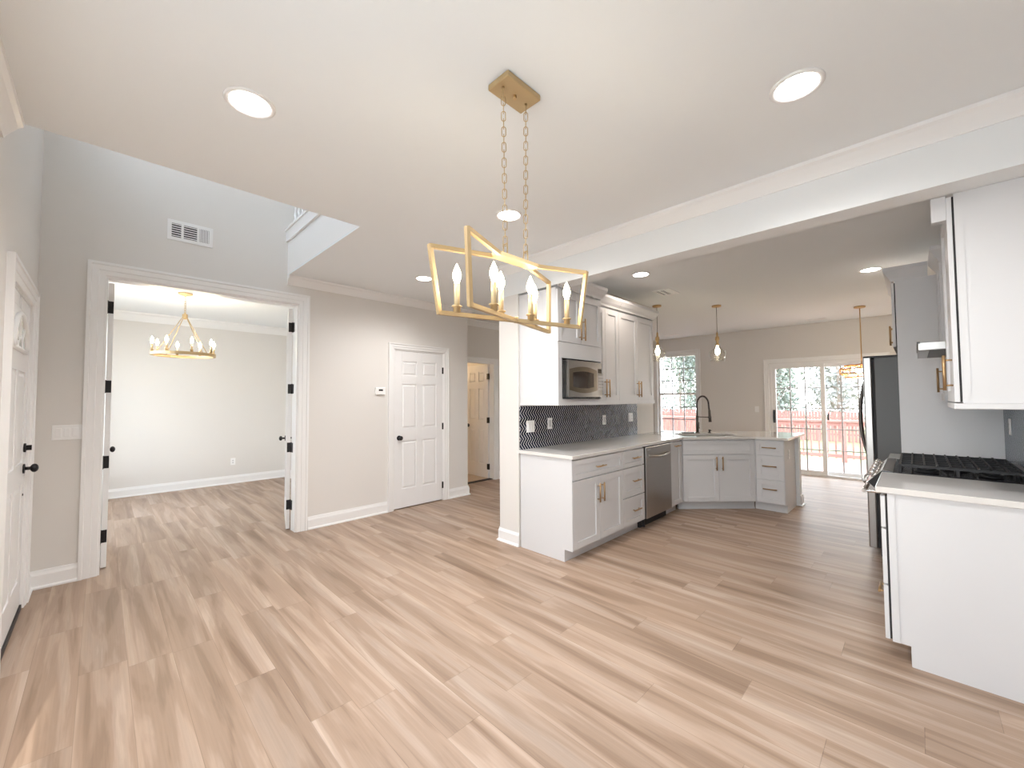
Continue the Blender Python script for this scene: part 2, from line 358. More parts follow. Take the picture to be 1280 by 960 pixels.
base('baseboard_hall', (XL, 3.495), (XL, 3.84), (1, 0), 0, 1, label='white baseboard right of the closet door')
base('baseboard_return', (XL, 3.84), (-5.28, 3.84), (0, 1), -1, 0)
base('baseboard_stub', (-2.985, YK), (-2.722, YK), (0, -1), -1, 0, label='white baseboard at the foot of the stub wall')
base('baseboard_stub_hall', (-2.985, YK), (-2.985, 5.67), (-1, 0), -1, 0, label='white baseboard on the hall side of the stub wall')
base('baseboard_office', (-8.30, YF), (-8.30, 2.46), (1, 0), label='white baseboard along the office back wall')
base('baseboard_office_side', (-8.30, 2.46), (-4.87, 2.46), (0, -1), label='white baseboard along the office side wall')
base('baseboard_back', (-3.22, YB), (-2.09, YB), (0, -1), label='white baseboard between window and sliding door')
base('baseboard_hall_wall', (-5.28, 4.98), (-5.28, YB), (1, 0), label='white baseboard of the hall wall')
base('baseboard_dining', (-3.295, YF), (2.4, YF), (0, 1), label='white baseboard of the dining front wall')
base('baseboard_peninsula', (-1.10, 6.40), (-1.10, 6.52), (1, 0), -1, 1, label='white baseboard at the peninsula end')

def casing_prof(w, rev): return [(rev, 0), (rev, 0.012), (rev+0.006, 0.016), (w*0.40, 0.017), (w*0.44, 0.022), (w*0.78, 0.023), (w*0.82, 0.030), (w, 0.030), (w, 0)]
def casing_y(name, x, out, y0, y1, z1, w=0.095, label=None, rev=0.006):    # door casing on a wall running along Y (opening y0..y1)
    b = MB(); p = casing_prof(w, rev); n = (0, 0, 0)
    b.extr(p, (x, y0, 0), (x, y0, z1), (0, -1, 0), (out, 0, 0), m1=1); b.extr(p, (x, y1, 0), (x, y1, z1), (0, 1, 0), (out, 0, 0), m1=1)
    b.extr(p, (x, y0, z1), (x, y1, z1), (0, 0, 1), (out, 0, 0), m0=-1, m1=1)
    return struct(name, b, TRIM, label, 'door casing')
def casing_x(name, y, out, x0, x1, z1, w=0.095, label=None, z0=0, sill=False, rev=0.006):
    b = MB(); p = casing_prof(w, rev)
    b.extr(p, (x0, y, z0), (x0, y, z1), (-1, 0, 0), (0, out, 0), m1=1); b.extr(p, (x1, y, z0), (x1, y, z1), (1, 0, 0), (0, out, 0), m1=1)
    b.extr(p, (x0, y, z1), (x1, y, z1), (0, 0, 1), (0, out, 0), m0=-1, m1=1)
    if sill:
        b.box(x0-w-0.03, x1+w+0.03, min(y, y+out*0.06), max(y, y+out*0.06), z0-0.03, z0-0.0005); b.box(x0-w, x1+w, min(y, y+out*0.018), max(y, y+out*0.018), z0-0.11, z0-0.0305)
    return struct(name, b, TRIM, label, 'door casing' if not sill else 'window casing')
def jamb_y(name, x0, x1, y0, y1, z1, t=0.018, label=None):
    b = MB(); b.box(x0, x1, y0, y0+t, 0, z1); b.box(x0, x1, y1-t, y1, 0, z1); b.box(x0, x1, y0+t, y1-t, z1-t, z1)
    return struct(name, b, TRIM, label, 'door jamb')
casing_y('trim_9', XL, 1, 0.012, 1.483, 2.44, 0.115, label='white casing around the double doorway')
jamb_y('trim_10', -4.87, XL+0.001, 0.0, 1.495, 2.45, label='white jamb inside the double doorway')
casing_y('trim_11', XL, 1, 2.635, 3.40, 2.05, 0.085, label='white casing around the closet door')
jamb_y('trim_12', -4.87, XL+0.001, 2.625, 3.41, 2.06, label='white jamb of the closet door')
casing_y('trim_13', -5.28, 1, 4.23, 4.875, 2.035, 0.085, label='white casing around the bathroom doorway in the hall')
jamb_y('trim_14', -5.40, -5.279, 4.22, 4.885, 2.045, label='white jamb of the bathroom doorway')
casing_x('trim_15', YF, 1, -4.365, -3.415, 2.07, 0.115, label='white casing around the front door')
bj = MB(); bj.box(-4.375, -4.362, YF-0.15, YF+0.001, 0, 2.075); bj.box(-3.418, -3.405, YF-0.15, YF+0.001, 0, 2.075); bj.box(-4.362, -3.418, YF-0.15, YF+0.001, 2.062, 2.075)
bj.box(-4.362, -3.418, YF-0.15, YF-0.05, 0, 0.025)
struct('trim_16', bj, TRIM, 'white jamb of the front door', 'door jamb')
casing_x('trim_17', YB, -1, -4.20, -3.32, 2.38, 0.075, z0=0.62, sill=True, label='white casing around the kitchen window')
casing_x('trim_18', YB, -1, -1.98, -0.36, 2.05, 0.085, label='white casing around the sliding glass door')

# ------------------------------------------------------------------ windows
def window(name, label, x0, x1, z0, z1, y, cols=3, rows=3, out=1, axis='x', mid=None):
    t = thing(name, label, 'window', ((x0+x1)/2, y, z0) if axis == 'x' else (y, (x0+x1)/2, z0), kind='structure')
    def bx(b, a0, a1, d0, d1, c0, c1):
        if axis == 'x': b.box(a0, a1, y+min(d0, d1), y+max(d0, d1), c0, c1)
        else: b.box(y+min(d0, d1), y+max(d0, d1), a0, a1, c0, c1)
    f = MB(); w = 0.045
    bx(f, x0, x0+w, -0.04, 0.04, z0, z1); bx(f, x1-w, x1, -0.04, 0.04, z0, z1); bx(f, x0+w, x1-w, -0.04, 0.04, z0, z0+w); bx(f, x0+w, x1-w, -0.04, 0.04, z1-w, z1)
    zm = mid or (z0+z1)/2
    bx(f, x0+w, x1-w, -0.03, 0.03, zm-0.022, zm+0.022)
    obj('window_frame', f, TRIM, t, True)
    g = MB()
    for c0, c1 in ((z0+w, zm-0.022), (zm+0.022, z1-w)):
        for k in range(1, cols):
            xx = x0+w+(x1-x0-2*w)*k/cols; bx(g, xx-0.010, xx+0.010, -0.008, 0.008, c0, c1)
        for k in range(1, rows):
            zz = c0+(c1-c0)*k/rows; bx(g, x0+w, x1-w, -0.007, 0.007, zz-0.010, zz+0.010)
    obj('grille', g, GRILLE, t, True)
    p = MB(); bx(p, x0+w, x1-w, 0.009, 0.012, z0+w, zm-0.022); bx(p, x0+w, x1-w, 0.009, 0.012, zm+0.022, z1-w)
    obj('pane', p, PANE, t, True)
    return t
window('window_1', 'white double-hung window with small panes beside the sink faucet', -4.20, -3.32, 0.62, 2.38, YB+0.07, mid=1.50)
window('window_2', 'wide window of the dining front wall behind the viewpoint', -1.4, 0.5, 0.55, 2.3, YF-0.09, cols=1, rows=1)
window('window_3', 'office front window', -7.7, -5.5, 0.5, 2.3, YF-0.09)

window('window_4', 'upper foyer window over the front door', -4.55, -2.95, 3.95, 5.25, YF-0.09)
# sliding door
t = thing('door_6', 'white sliding glass patio door with grid panes opening to the deck', 'sliding door', (-1.17, YB+0.07, 0), kind='structure')
f = MB(); f.box(-1.98, -0.36, YB+0.0, YB+0.14, 0, 0.035); f.box(-1.98, -1.94, YB+0.0, YB+0.14, 0.035, 2.05); f.box(-0.40, -0.36, YB+0.0, YB+0.14, 0.035, 2.05); f.box(-1.94, -0.40, YB+0.0, YB+0.14, 2.01, 2.05)
obj('frame', f, TRIM, t, True)
for (x0, x1, y) in ((-1.94, -1.135, YB+0.035), (-1.205, -0.40, YB+0.095)):
    b = MB(); w = 0.06
    b.box(x0, x0+w, y-0.02, y+0.02, 0.035, 2.01); b.box(x1-w, x1, y-0.02, y+0.02, 0.035, 2.01); b.box(x0+w, x1-w, y-0.02, y+0.02, 0.035, 0.035+w); b.box(x0+w, x1-w, y-0.02, y+0.02, 2.01-w, 2.01)
    p = obj('sash', b, TRIM, t, True)
    g = MB()
    for k in (1, 2): xx = x0+w+(x1-x0-2*w)*k/3; g.box(xx-0.010, xx+0.010, y-0.007, y+0.007, 0.095, 1.95)
    for k in range(1, 5): zz = 0.095+1.855*k/5; g.box(x0+w, x1-w, y-0.006, y+0.006, zz-0.009, zz+0.009)
    obj('grille', g, GRILLE, p, True)
    obj('pane', MB().box(x0+w, x1-w, y+0.008, y+0.011, 0.095, 1.95), PANE, p, True)
h = MB(); h.box(-1.93, -1.895, YB-0.005, YB+0.016, 0.93, 1.17); h.tube([(-1.912, YB+0.0, 0.95), (-1.912, YB-0.045, 0.97), (-1.912, YB-0.05, 1.05), (-1.912, YB-0.045, 1.13), (-1.912, YB+0.0, 1.15)], 0.011, 8)
obj('handle', h, BLACK, t, True, label='black pull handle')
obj('latch', MB().box(-1.12, -1.095, YB+0.055, YB+0.075, 1.0, 1.12), BLACK, t, True, label='dark latch')

# ------------------------------------------------------------------ panel doors
def six_panel(b, w, h, t=0.035):
    x = [0, 0.105, w/2-0.045, w/2+0.045, w-0.105, w]
    zs = [0, 0.24, 0.86, 1.02, 1.60, 1.71, 1.90, h]; zs = [z*h/2.03 if z != h else h for z in zs]
    b.box(0, w, -t/2+0.012, t/2-0.012, 0, h)
    for s in (-1, 1):
        y0, y1 = sorted((s*(t/2-0.0125), s*t/2))
        for a in (0, 2, 4): b.box(x[a], x[a+1], y0, y1, 0, h)
        for a in (0, 2, 4, 6):
            b.box(x[1], x[2], y0, y1, zs[a], zs[a+1]); b.box(x[3], x[4], y0, y1, zs[a], zs[a+1])
        for a0, a1 in ((x[1], x[2]), (x[3], x[4])):
            for c0, c1 in ((zs[1], zs[2]), (zs[3], zs[4]), (zs[5], zs[6])):
                i0, i1 = 0.014, 0.030
                yb, yt = s*(t/2-0.0125), s*(t/2-0.002)
                r0 = [(a0+i0, yb, c0+i0), (a1-i0, yb, c0+i0), (a1-i0, yb, c1-i0), (a0+i0, yb, c1-i0)]
                r1 = [(a0+i1, yt, c0+i1), (a1-i1, yt, c0+i1), (a1-i1, yt, c1-i1), (a0+i1, yt, c1-i1)]
                b.loft([r0, r1], smooth=False)
    return b
def knob(b, x, z, y, s):     # round knob on local face at y, pointing s along y
    b.cyl((x, y, z), (x, y+s*0.008, z), 0.032, n=20); b.cyl((x, y+s*0.008, z), (x, y+s*0.035, z), 0.011)
    rings = []
    for k in range(9):
        a = PI*k/8; rr = 0.029*math.sin(a); yy = y+s*(0.050-0.020*math.cos(a))
        rings.append([(x+max(rr, .0005)*math.cos(2*PI*i/16), yy, z+max(rr, .0005)*math.sin(2*PI*i/16)) for i in range(16)])
    b.loft(rings)
# closet door: local x along +Y, front (local -y) faces +X
t = thing('door_2', 'white six-panel closet door with black knob beside the thermostat', 'door', (XL-0.022, 2.645, 0.012), PI/2, kind='structure')
obj('slab', six_panel(MB(), 0.745, 2.028), DOORW, t, bevel=0.0015)
b = MB(); knob(b, 0.065, 0.90, -0.0175, -1); obj('door_knob', b, BLACK, t, label='round black door knob')
for z in (0.20, 1.02, 1.80):
    b = MB(); b.cyl((0.749, -0.024, z-0.045), (0.749, -0.024, z+0.045), 0.007, n=10); b.box(0.735, 0.758, -0.020, -0.016, z-0.045, z+0.045)
    obj('hinge', b, BLACK, t, label='black hinge')
# bathroom door, open into the bathroom
t = thing('door_5', 'white six-panel bathroom door standing open at the end of the hall', 'door', (-5.405, 4.86, 0.012), PI-math.radians(2), kind='structure')
obj('slab', six_panel(MB(), 0.63, 2.02), DOORW, t, bevel=0.0015)
b = MB(); knob(b, 0.57, 0.91, 0.0175, 1); knob(b, 0.57, 0.91, -0.0175, -1); obj('door_knob', b, BLACK, t, label='round black door knob')
for z in (0.20, 1.02, 1.80):
    b = MB(); b.cyl((-0.012, 0.012, z-0.05), (-0.012, 0.012, z+0.05), 0.009, n=10); b.box(-0.03, 0.03, 0.0176, 0.0215, z-0.05, z+0.05); b.box(-0.014, -0.001, -0.016, 0.02, z-0.05, z+0.05)
    obj('hinge', b, BLACK, t, label='black hinge')
# office double doors, folded open into the office
def french_leaf(name, label, loc, rz, flip):
    t = thing(name, label, 'door', loc, rz, kind='structure')
    w, h, th = 0.715, 2.41, 0.036
    b = MB(); s = 0.11
    b.box(0, s, -th/2, th/2, 0, h); b.box(w-s, w, -th/2, th/2, 0, h); b.box(s, w-s, -th/2, th/2, 0, 0.22); b.box(s, w-s, -th/2, th/2, h-0.12, h)
    for k in range(1, 5): zz = 0.22+(h-0.34)*k/5; b.box(s, w-s, -0.01, 0.01, zz-0.01, zz+0.01)
    xx = w/2; b.box(xx-0.01, xx+0.01, -0.0099, 0.0099, 0.22, h-0.12)
    obj('leaf', b, DOORW, t, bevel=0.0015)
    obj('pane', MB().box(s, w-s, -0.003, 0.003, 0.22, h-0.12), PANE, t)
    for z in (0.26, 0.88, 1.52, 2.20):
        b = MB(); e = flip*(th/2)
        b.cyl((-0.006, e+flip*0.006, z-0.055), (-0.006, e+flip*0.006, z+0.055), 0.008, n=10)
        b.box(-0.0025, 0.0, min(e-flip*0.034, e), max(e-flip*0.034, e), z-0.052, z+0.052)
        obj('hinge', b, BLACK, t, label='black hinge plate')
    b = MB(); knob(b, w-0.06, 0.93, th/2, 1); knob(b, w-0.06, 0.93, -th/2, -1)
    obj('door_knob', b, BLACK, t)
french_leaf('door_3', 'left white office door leaf, open edge-on beside the light switches', (-4.885, 0.040, 0.012), PI+math.radians(2), 1)
french_leaf('door_4', 'right white office door leaf, open edge-on nearest the thermostat', (-4.885, 1.452, 0.012), PI-math.radians(15), -1)
for i, (y0, y1, s) in enumerate(((0.0181, 0.0206, 1), (1.4744, 1.4769, -1))):
    t = thing('hinge_plates', ('black hinge plates on the left jamb of the double doorway', 'black hinge plates on the right jamb of the double doorway')[i], 'hinge plates', (-4.81, (y0+y1)/2, 0.22))
    for z in (0.27, 0.89, 1.53, 2.21):
        obj('plate', MB().box(-4.868, -4.825, y0, y1, z-0.052, z+0.052), BLACK, t, True)

# front door
t = thing('door_1', 'white panelled front door with an arched light at the far left', 'door', (-3.89, YF-0.025, 0.0), kind='structure')
yf = YF-0.003
b = MB()
b.box(-4.359, -3.421, YF-0.046, yf-0.008, 0.012, 2.058)
X = [-4.359, -4.235, -3.93, -3.85, -3.545, -3.421]; Z = [0.012, 0.22, 0.86, 1.0, 1.60, 1.70, 1.98, 2.058]
for a in (0, 4): b.box(X[a], X[a+1], yf-0.0085, yf, Z[0], Z[7])
b.box(X[2], X[3], yf-0.0085, yf, Z[0], Z[5])
for a in (0, 2, 4, 6): b.box(X[1], X[2], yf-0.0085, yf, Z[a], Z[a+1]); b.box(X[3], X[4], yf-0.0085, yf, Z[a], Z[a+1])
b.box(X[1], X[4], yf-0.0085, yf-0.001, Z[5], Z[6])
for a0, a1 in ((X[1], X[2]), (X[3], X[4])):
    for c0, c1 in ((Z[1], Z[2]), (Z[3], Z[4])):
        r0 = [(a0+.012, yf-.0085, c0+.012), (a1-.012, yf-.0085, c0+.012), (a1-.012, yf-.0085, c1-.012), (a0+.012, yf-.0085, c1-.012)]
        r1 = [(a0+.035, yf-.001, c0+.035), (a1-.035, yf-.001, c0+.035), (a1-.035, yf-.001, c1-.035), (a0+.035, yf-.001, c1-.035)]
        b.loft([r0, r1], smooth=False)
obj('slab', b, DOORW, t, True)
b = MB(); cx, zb, rx, rz = -3.87, 1.725, 0.28, 0.215
def arch(r, y, dz=0): return [(cx+(rx+r)*math.cos(a), y, zb+dz+(rz+r)*math.sin(a)) for a in [PI*k/20 for k in range(21)]]
for r, w in ((0.0, 0.03),):
    pts = arch(0.0, yf+0.006); b.tube(pts+[pts[0]], 0.014, 8)
for k in (1, 2, 3): a = PI*k/4; b.bar((cx+0.10*math.cos(a), yf+0.004, zb+0.07*math.sin(a)), (cx+rx*math.cos(a), yf+0.004, zb+rz*math.sin(a)), 0.014, 0.010, up=(0, 1, 0))
b.tube([(cx+0.10*math.cos(PI*k/12), yf+0.004, zb+0.07*math.sin(PI*k/12)) for k in range(13)], 0.007, 6)
obj('fanlight_frame', b, TRIM, t, True)
p = MB(); pts = arch(-0.004, yf+0.001); q = arch(-0.004, yf-0.0005); p.loft([q, pts], smooth=False)
frost = mat('frosted_fanlight', (0.80, 0.82, 0.80), 0.12)
obj('fanlight', p, frost, t, True, label='arched frosted glass')
b = MB(); knob(b, -4.29, 0.955, yf, 1); obj('door_knob', b, BLACK, t, True, label='black door knob')
b = MB(); b.cyl((-4.29, yf, 1.095), (-4.29, yf+0.010, 1.095), 0.030, n=20); b.box(-4.296, -4.284, yf+0.010, yf+0.035, 1.078, 1.112); obj('deadbolt', b, BLACK, t, True, label='black deadbolt turn')
b = MB(); b.cyl((-4.30, yf, 0.78), (-4.30, yf+0.004, 0.78), 0.008, n=10); obj('screw_cap', b, BLACK, t, True)
for z in (0.30, 1.05, 1.83):
    b = MB(); b.cyl((-3.421, yf+0.010, z-0.05), (-3.421, yf+0.010, z+0.05), 0.010, n=10); b.box(-3.445, -3.42, yf, yf+0.006, z-0.05, z+0.05); obj('hinge', b, BLACK, t, True, label='black hinge')
obj('sweep', MB().box(-4.359, -3.421, yf, yf+0.010, 0.002, 0.03), BLACK, t, True, label='black door sweep')

# upstairs landing edge and balustrade
struct('trim_19', MB().box(XL+0.003, -3.0, 1.352, 1.372, 3.10, 3.215).box(XL+0.003, -3.0, 1.340, 1.40, 3.215, 3.235), TRIM, 'white trim band along the upstairs landing edge', 'trim')
t = thing('balustrade', 'white turned balustrade along the upstairs landing edge', 'balustrade', (-3.87, 1.42, 3.10))
obj('handrail', MB().box(XL+0.003, -3.001, 1.39, 1.45, 4.02, 4.07), TRIM, t, True, bevel=0.006)
obj('shoe_rail', MB().box(XL+0.003, -3.001, 1.375, 1.465, 3.10, 3.255), TRIM, t, True)
for k in range(15):
    x = XL+0.09+k*0.112
    obj('baluster', MB().box(x-0.017, x+0.017, 1.403, 1.437, 3.255, 3.33).lathe([(0.017, 0), (0.011, 0.015), (0.019, 0.05), (0.010, 0.10), (0.016, 0.25), (0.010, 0.55), (0.013, 0.6), (0.013, 0.69)], (x, 1.42, 3.33), 10), TRIM, t, True)

# ------------------------------------------------------------------ wall plates, vents, thermostat
def plate(name, label, cat, loc, rz, kind, gangs=1, group=None, w=None):
    t = thing(name, label, cat, loc, rz, group)
    w = w or (0.07+0.046*(gangs-1)); h = 0.115
    obj('cover_plate', MB().box(-w/2, w/2, -0.006, 0, -h/2, h/2), PLASTIC, t, bevel=0.002)
    for g in range(gangs):
        x = (g-(gangs-1)/2)*0.046
        if kind == 'switch' or (kind == 'mixed' and g == 0): obj('rocker', MB().box(x-0.0165, x+0.0165, -0.010, -0.006, -0.034, 0.034), PLASTIC, t, bevel=0.0015)
        else:
            r = obj('receptacle', MB().box(x-0.017, x+0.017, -0.0075, -0.006, -0.034, 0.034), PLASTG if kind == 'grey' else PLASTIC, t, bevel=0.001)
            for z in (-0.018, 0.018): obj('socket', MB().cyl((x, -0.0075, z), (x, -0.0079, z), 0.011, n=14), PLASTG, r)
    return t
plate('light_switch', 'white triple rocker switch plate between front door and double doorway', 'switch', (XL, -0.185, 1.165), PI/2, 'switch', 3)
plate('wall_outlet', 'white outlet low on the pale office back wall', 'outlet', (-8.30, 1.60, 0.37), PI/2, 'outlet')
plate('light_switch', 'white switch plate on the tan back wall left of the sliding door', 'switch', (-2.20, YB, 1.18), 0, 'switch')
BSX = -2.712
plate('light_switch', 'wide double switch plate at the left end of the navy tile', 'switch', (BSX, 2.99, 1.135), PI/2, 'switch', 2)
plate('wall_outlet', 'single outlet on the navy tile beside the double switch plate', 'outlet', (BSX, 3.29, 1.15), PI/2, 'grey')
plate('wall_outlet', 'single outlet on the navy tile under the double-door wall cabinet', 'outlet', (BSX, 4.33, 1.145), PI/2, 'grey')
plate('wall_outlet', 'double outlet plate at the far right end of the navy tile', 'outlet', (BSX, 4.98, 1.155), PI/2, 'mixed', 2)
plate('wall_outlet', 'white outlet on the end panel of the peninsula', 'outlet', (-1.1385, 6.02, 0.70), PI/2, 'outlet')
plate('wall_outlet', 'white outlet on the slate blue tile behind the range', 'outlet', (0.4685, 4.50, 1.19), -PI/2, 'outlet')
t = thing('thermostat', 'small white thermostat on the wall left of the closet door', 'thermostat', (XL, 2.44, 1.515), PI/2)
obj('housing', MB().box(-0.065, 0.065, -0.024, 0, -0.045, 0.045), PLASTIC, t, bevel=0.006)
obj('display', MB().box(-0.025, 0.03, -0.0255, -0.024, 0.0, 0.022), DARK, t, label='dark display')

def louvre(name, label, loc, rz, w, h, flat=False):
    t = thing(name, label, 'vent', loc, rz)
    def P(b, a0, a1, d0, d1, c0, c1):
        if flat: b.box(a0, a1, c0, c1, -d1, -d0)
        else: b.box(a0, a1, -d1, -d0, c0, c1)
    b = MB(); m_ = 0.03
    P(b, -w/2, w/2, 0, 0.006, -h/2, -h/2+m_); P(b, -w/2, w/2, 0, 0.006, h/2-m_, h/2); P(b, -w/2, -w/2+m_, 0, 0.006, -h/2+m_, h/2-m_); P(b, w/2-m_, w/2, 0, 0.006, -h/2+m_, h/2-m_)
    g = w-2*m_
    xs = [-w/2+m_+g*q for q in (0.28, 0.70)]
    for x in xs: P(b, x-0.009, x+0.009, 0, 0.006, -h/2+m_, h/2-m_)
    obj('frame', b, TRIM, t)
    b = MB(); P(b, -w/2+m_, w/2-m_, 0.0005, 0.0012, -h/2+m_, h/2-m_); obj('duct_shade', b, DARK, t)  # dark sheet behind the louvres paints the shade inside the duct
    b = MB(); n = 6
    for k in range(n):
        z = -h/2+m_+(h-2*m_)*(k+0.6)/n
        P(b, -w/2+m_, xs[0]-0.009, 0.0013, 0.005, z-0.004, z+0.004); P(b, xs[0]+0.009, xs[1]-0.009, 0.0013, 0.005, z-0.005, z+0.003)
        x = xs[1]+0.009+(w/2-m_-xs[1]-0.009)*(k+0.5)/n; P(b, x-0.004, x+0.004, 0.0013, 0.005, -h/2+m_, h/2-m_)
    obj('louvres', b, TRIM, t)
    return t
louvre('wall_vent', 'white rectangular air vent high on the foyer wall above the double doorway', (XL, 0.55, 2.96), PI/2, 0.335, 0.185)
louvre('ceiling_vent', 'square white vent in the kitchen ceiling above the wall cabinets', (-2.19, 4.97, ZC), 0, 0.22, 0.32, True)
louvre('ceiling_vent', 'slim vent in the ceiling near the kitchen window', (-3.62, 8.45, ZC), 0, 0.28, 0.12, True)
louvre('ceiling_vent', 'slim vent in the ceiling above the sliding door', (-1.17, 8.6, ZC), 0, 0.28, 0.12, True)

# ------------------------------------------------------------------ cabinets (local: x width, front at y=0, depth +y)
def shaker(x0, x1, z0, z1, rail=0.058, t=0.020, flat=False):
    b = MB(); g = 0.0015; x0 += g; x1 -= g; z0 += g; z1 -= g
    if flat: return b.box(x0, x1, -t, -0.001, z0, z1)
    b.box(x0, x0+rail, -t, -0.001, z0, z1); b.box(x1-rail, x1, -t, -0.001, z0, z1)
    b.box(x0+rail, x1-rail, -t, -0.001, z0, z0+rail); b.box(x0+rail, x1-rail, -t, -0.001, z1-rail, z1)
    b.box(x0+rail-0.002, x1-rail+0.002, -t+0.011, -0.001, z0+rail-0.002, z1-rail+0.002)
    return b
def pull(p, x, z, L=0.17, vert=True, y=-0.020):
    b = MB(); s = 0.030
    if vert:
        b.cyl((x, y-s, z-L/2), (x, y-s, z+L/2), 0.0072, n=10)
        for q in (-1, 1): b.cyl((x, y, z+q*L*0.36), (x, y-s, z+q*L*0.36), 0.0048, n=8)
    else:
        b.cyl((x-L/2, y-s, z), (x+L/2, y-s, z), 0.0072, n=10)
        for q in (-1, 1): b.cyl((x+q*L*0.36, y, z), (x+q*L*0.36, y-s, z), 0.0048, n=8)
    return obj('pull', b, PULL, p, label='brass bar pull')
def front(t, kind, x0, x1, z0, z1, px=None, pz=None, vert=None, L=0.17, rail=0.058, off=0.0):
    b = shaker(x0, x1, z0, z1, rail); b.bm.transform(Matrix.Translation((0, -off, 0)))
    d = obj(kind, b, CAB, t, bevel=0.0012)
    if px is not None: pull(d, px, pz, L, vert if vert is not None else kind == 'door', -0.020-off)
    return d
LX = -2.12     # box front of the left run; door faces at -2.10
def left(name, label, y0, y1, z0, z1, x=LX): return thing(name, label, 'cabinet', (x, y0, z0), PI/2), y1-y0, z1-z0
TK = 0.105
def carcass(t, w, d, h, toe=True, panel=None):
    b = MB()
    if toe: b.box(0, w, 0, d, TK, h).box(0, w, 0.07, d, 0, TK)
    else: b.box(0, w, 0, d, 0, h)
    return obj('carcass', b, CAB, t)
D0 = 0.585
# 1: drawer over two doors, with the white end panel
t, w, h = left('base_cabinet', 'white base cabinet with wide drawer over two doors at the run end', 2.845, 3.682, 0, 0.884)
carcass(t, w, D0, h)
e = MB().box(-0.005, 0.0, 0.07, D0, 0, TK).box(-0.005, 0.0, -0.019, D0, TK, h); obj('end_panel', e, CAB, t, label='plain white end panel')
front(t, 'drawer', 0.005, w, 0.70, 0.872, w/2, 0.785, False, 0.15, 0.045)
front(t, 'door', 0.005, w/2, TK+0.005, 0.693, w/2-0.035, 0.545); front(t, 'door', w/2, w, TK+0.005, 0.693, w/2+0.035, 0.545)
# 2: three drawers
t, w, h = left('base_cabinet', 'narrow white base cabinet of three drawers left of the dishwasher', 3.684, 4.135, 0, 0.884)
carcass(t, w, D0, h)
front(t, 'drawer', 0, w, 0.70, 0.872, w/2+0.03, 0.79, False, 0.15, 0.045); front(t, 'drawer', 0, w, 0.40, 0.693, w/2+0.03, 0.555, False, 0.15); front(t, 'drawer', 0, w, TK+0.005, 0.393, w/2+0.03, 0.255, False, 0.15)
# 3: dishwasher
t = thing('dishwasher', 'stainless steel dishwasher between the drawers and the corner sink', 'dishwasher', (LX, 4.150, 0), PI/2)
obj('tub', MB().box(0, 0.655, 0.0, D0, 0.10, 0.878), STEELD, t)
b = MB().box(0.012, 0.648, -0.028, 0, 0.105, 0.872); obj('door', b, STEEL, t, bevel=0.004)
b = MB(); b.tube([(0.07+0.515*k/14, -0.028-0.040*math.sin(PI*k/14)**0.6, 0.775-0.018*math.sin(PI*k/14)) for k in range(15)], 0.013, 10); obj('handle', b, STEEL, t, bevel=0)
obj('control_strip', MB().box(0.012, 0.648, -0.027, 0.03, 0.872, 0.882), ENAMEL, t)
obj('toe_plate', MB().box(0.0, 0.655, 0.05, D0, 0.0, 0.10), DARK, t, label='black toe plate')
obj('gasket_gap_strip', MB().box(-0.010, 0.011, -0.006, 0.02, 0.02, 0.878), DARK, t, label='black strip painted as the shaded side gap')  # solid dark strip; paints the shade in the slot beside the drawers
obj('badge', MB().box(0.05, 0.12, -0.0288, -0.028, 0.838, 0.848), PLASTG, t)
# 4: narrow pull-out
t, w, h = left('base_cabinet', 'slim white pull-out cabinet right of the dishwasher', 4.812, 5.128, 0, 0.884)
carcass(t, w, D0, h); d = front(t, 'door', 0.0, w-0.006, TK+0.005, 0.872, w/2, 0.822, False, 0.15)
# 5: diagonal sink cabinet; front line of doors from (-2.10,5.14) to (-1.45,5.79)
A = Vector((-2.10, 5.14)); n_ = Vector((0.7071, -0.7071))
A2 = A - n_*0.02
t = thing('base_cabinet', 'white angled corner cabinet with two doors under the sink', 'cabinet', (A2.x, A2.y, 0), PI/4)
w = 0.919
b = MB(); pg = [(A2.x, A2.y), (-1.464, 5.804), (-1.464, 6.392), (-1.73, 6.392), (-2.55, 5.59), (-2.70, 5.59), (-2.70, 5.132), (-2.14, 5.132)]
b.prism(pg, TK, 0.68); b.prism([(A2.x, A2.y), (-1.464, 5.804), (-1.478, 5.818), (A2.x-0.014, A2.y+0.014)], 0.6801, 0.884)
b.prism([(-1.472, 5.793), (-1.4495, 5.793), (-1.4495, 5.83), (-1.463, 5.83)], TK, 0.88); b.prism([(-1.484, 5.881), (-1.4495, 5.881), (-1.4495, 5.91), (-1.484, 5.91)], 0, TK-0.001)
b.bm.transform(MW[t.name].inverted()); b.box(-0.02, w+0.032, 0.075, 0.12, 0, TK-0.001); b.box(-0.015, w+0.03, 0.062, 0.0749, 0, 0.02)
obj('carcass', b, CAB, t)
obj('false_drawer_front', shaker(0.008, w-0.008, 0.70, 0.872, 0.045), CAB, t, bevel=0.0012)
front(t, 'door', 0.008, w/2, TK+0.005, 0.693, w/2-0.038, 0.585); front(t, 'door', w/2, w-0.008, TK+0.005, 0.693, w/2+0.038, 0.585)
# 6: peninsula drawers
t = thing('base_cabinet', 'white three-drawer cabinet at the end of the peninsula', 'cabinet', (-1.449, 5.81, 0), 0)
w = 0.31
carcass(t, w-0.006, 0.578, 0.884); obj('end_panel', MB().box(w-0.005, w, -0.019, 0.578, TK, 0.884).box(w-0.005, w, 0.07, 0.578, 0, TK), CAB, t, label='plain white end panel')
front(t, 'drawer', 0.004, w-0.006, 0.70, 0.872, w/2, 0.79, False, 0.15, 0.045); front(t, 'drawer', 0.004, w-0.006, 0.40, 0.693, w/2, 0.565, False, 0.15); front(t, 'drawer', 0.004, w-0.006, TK+0.005, 0.393, w/2, 0.285, False, 0.15)

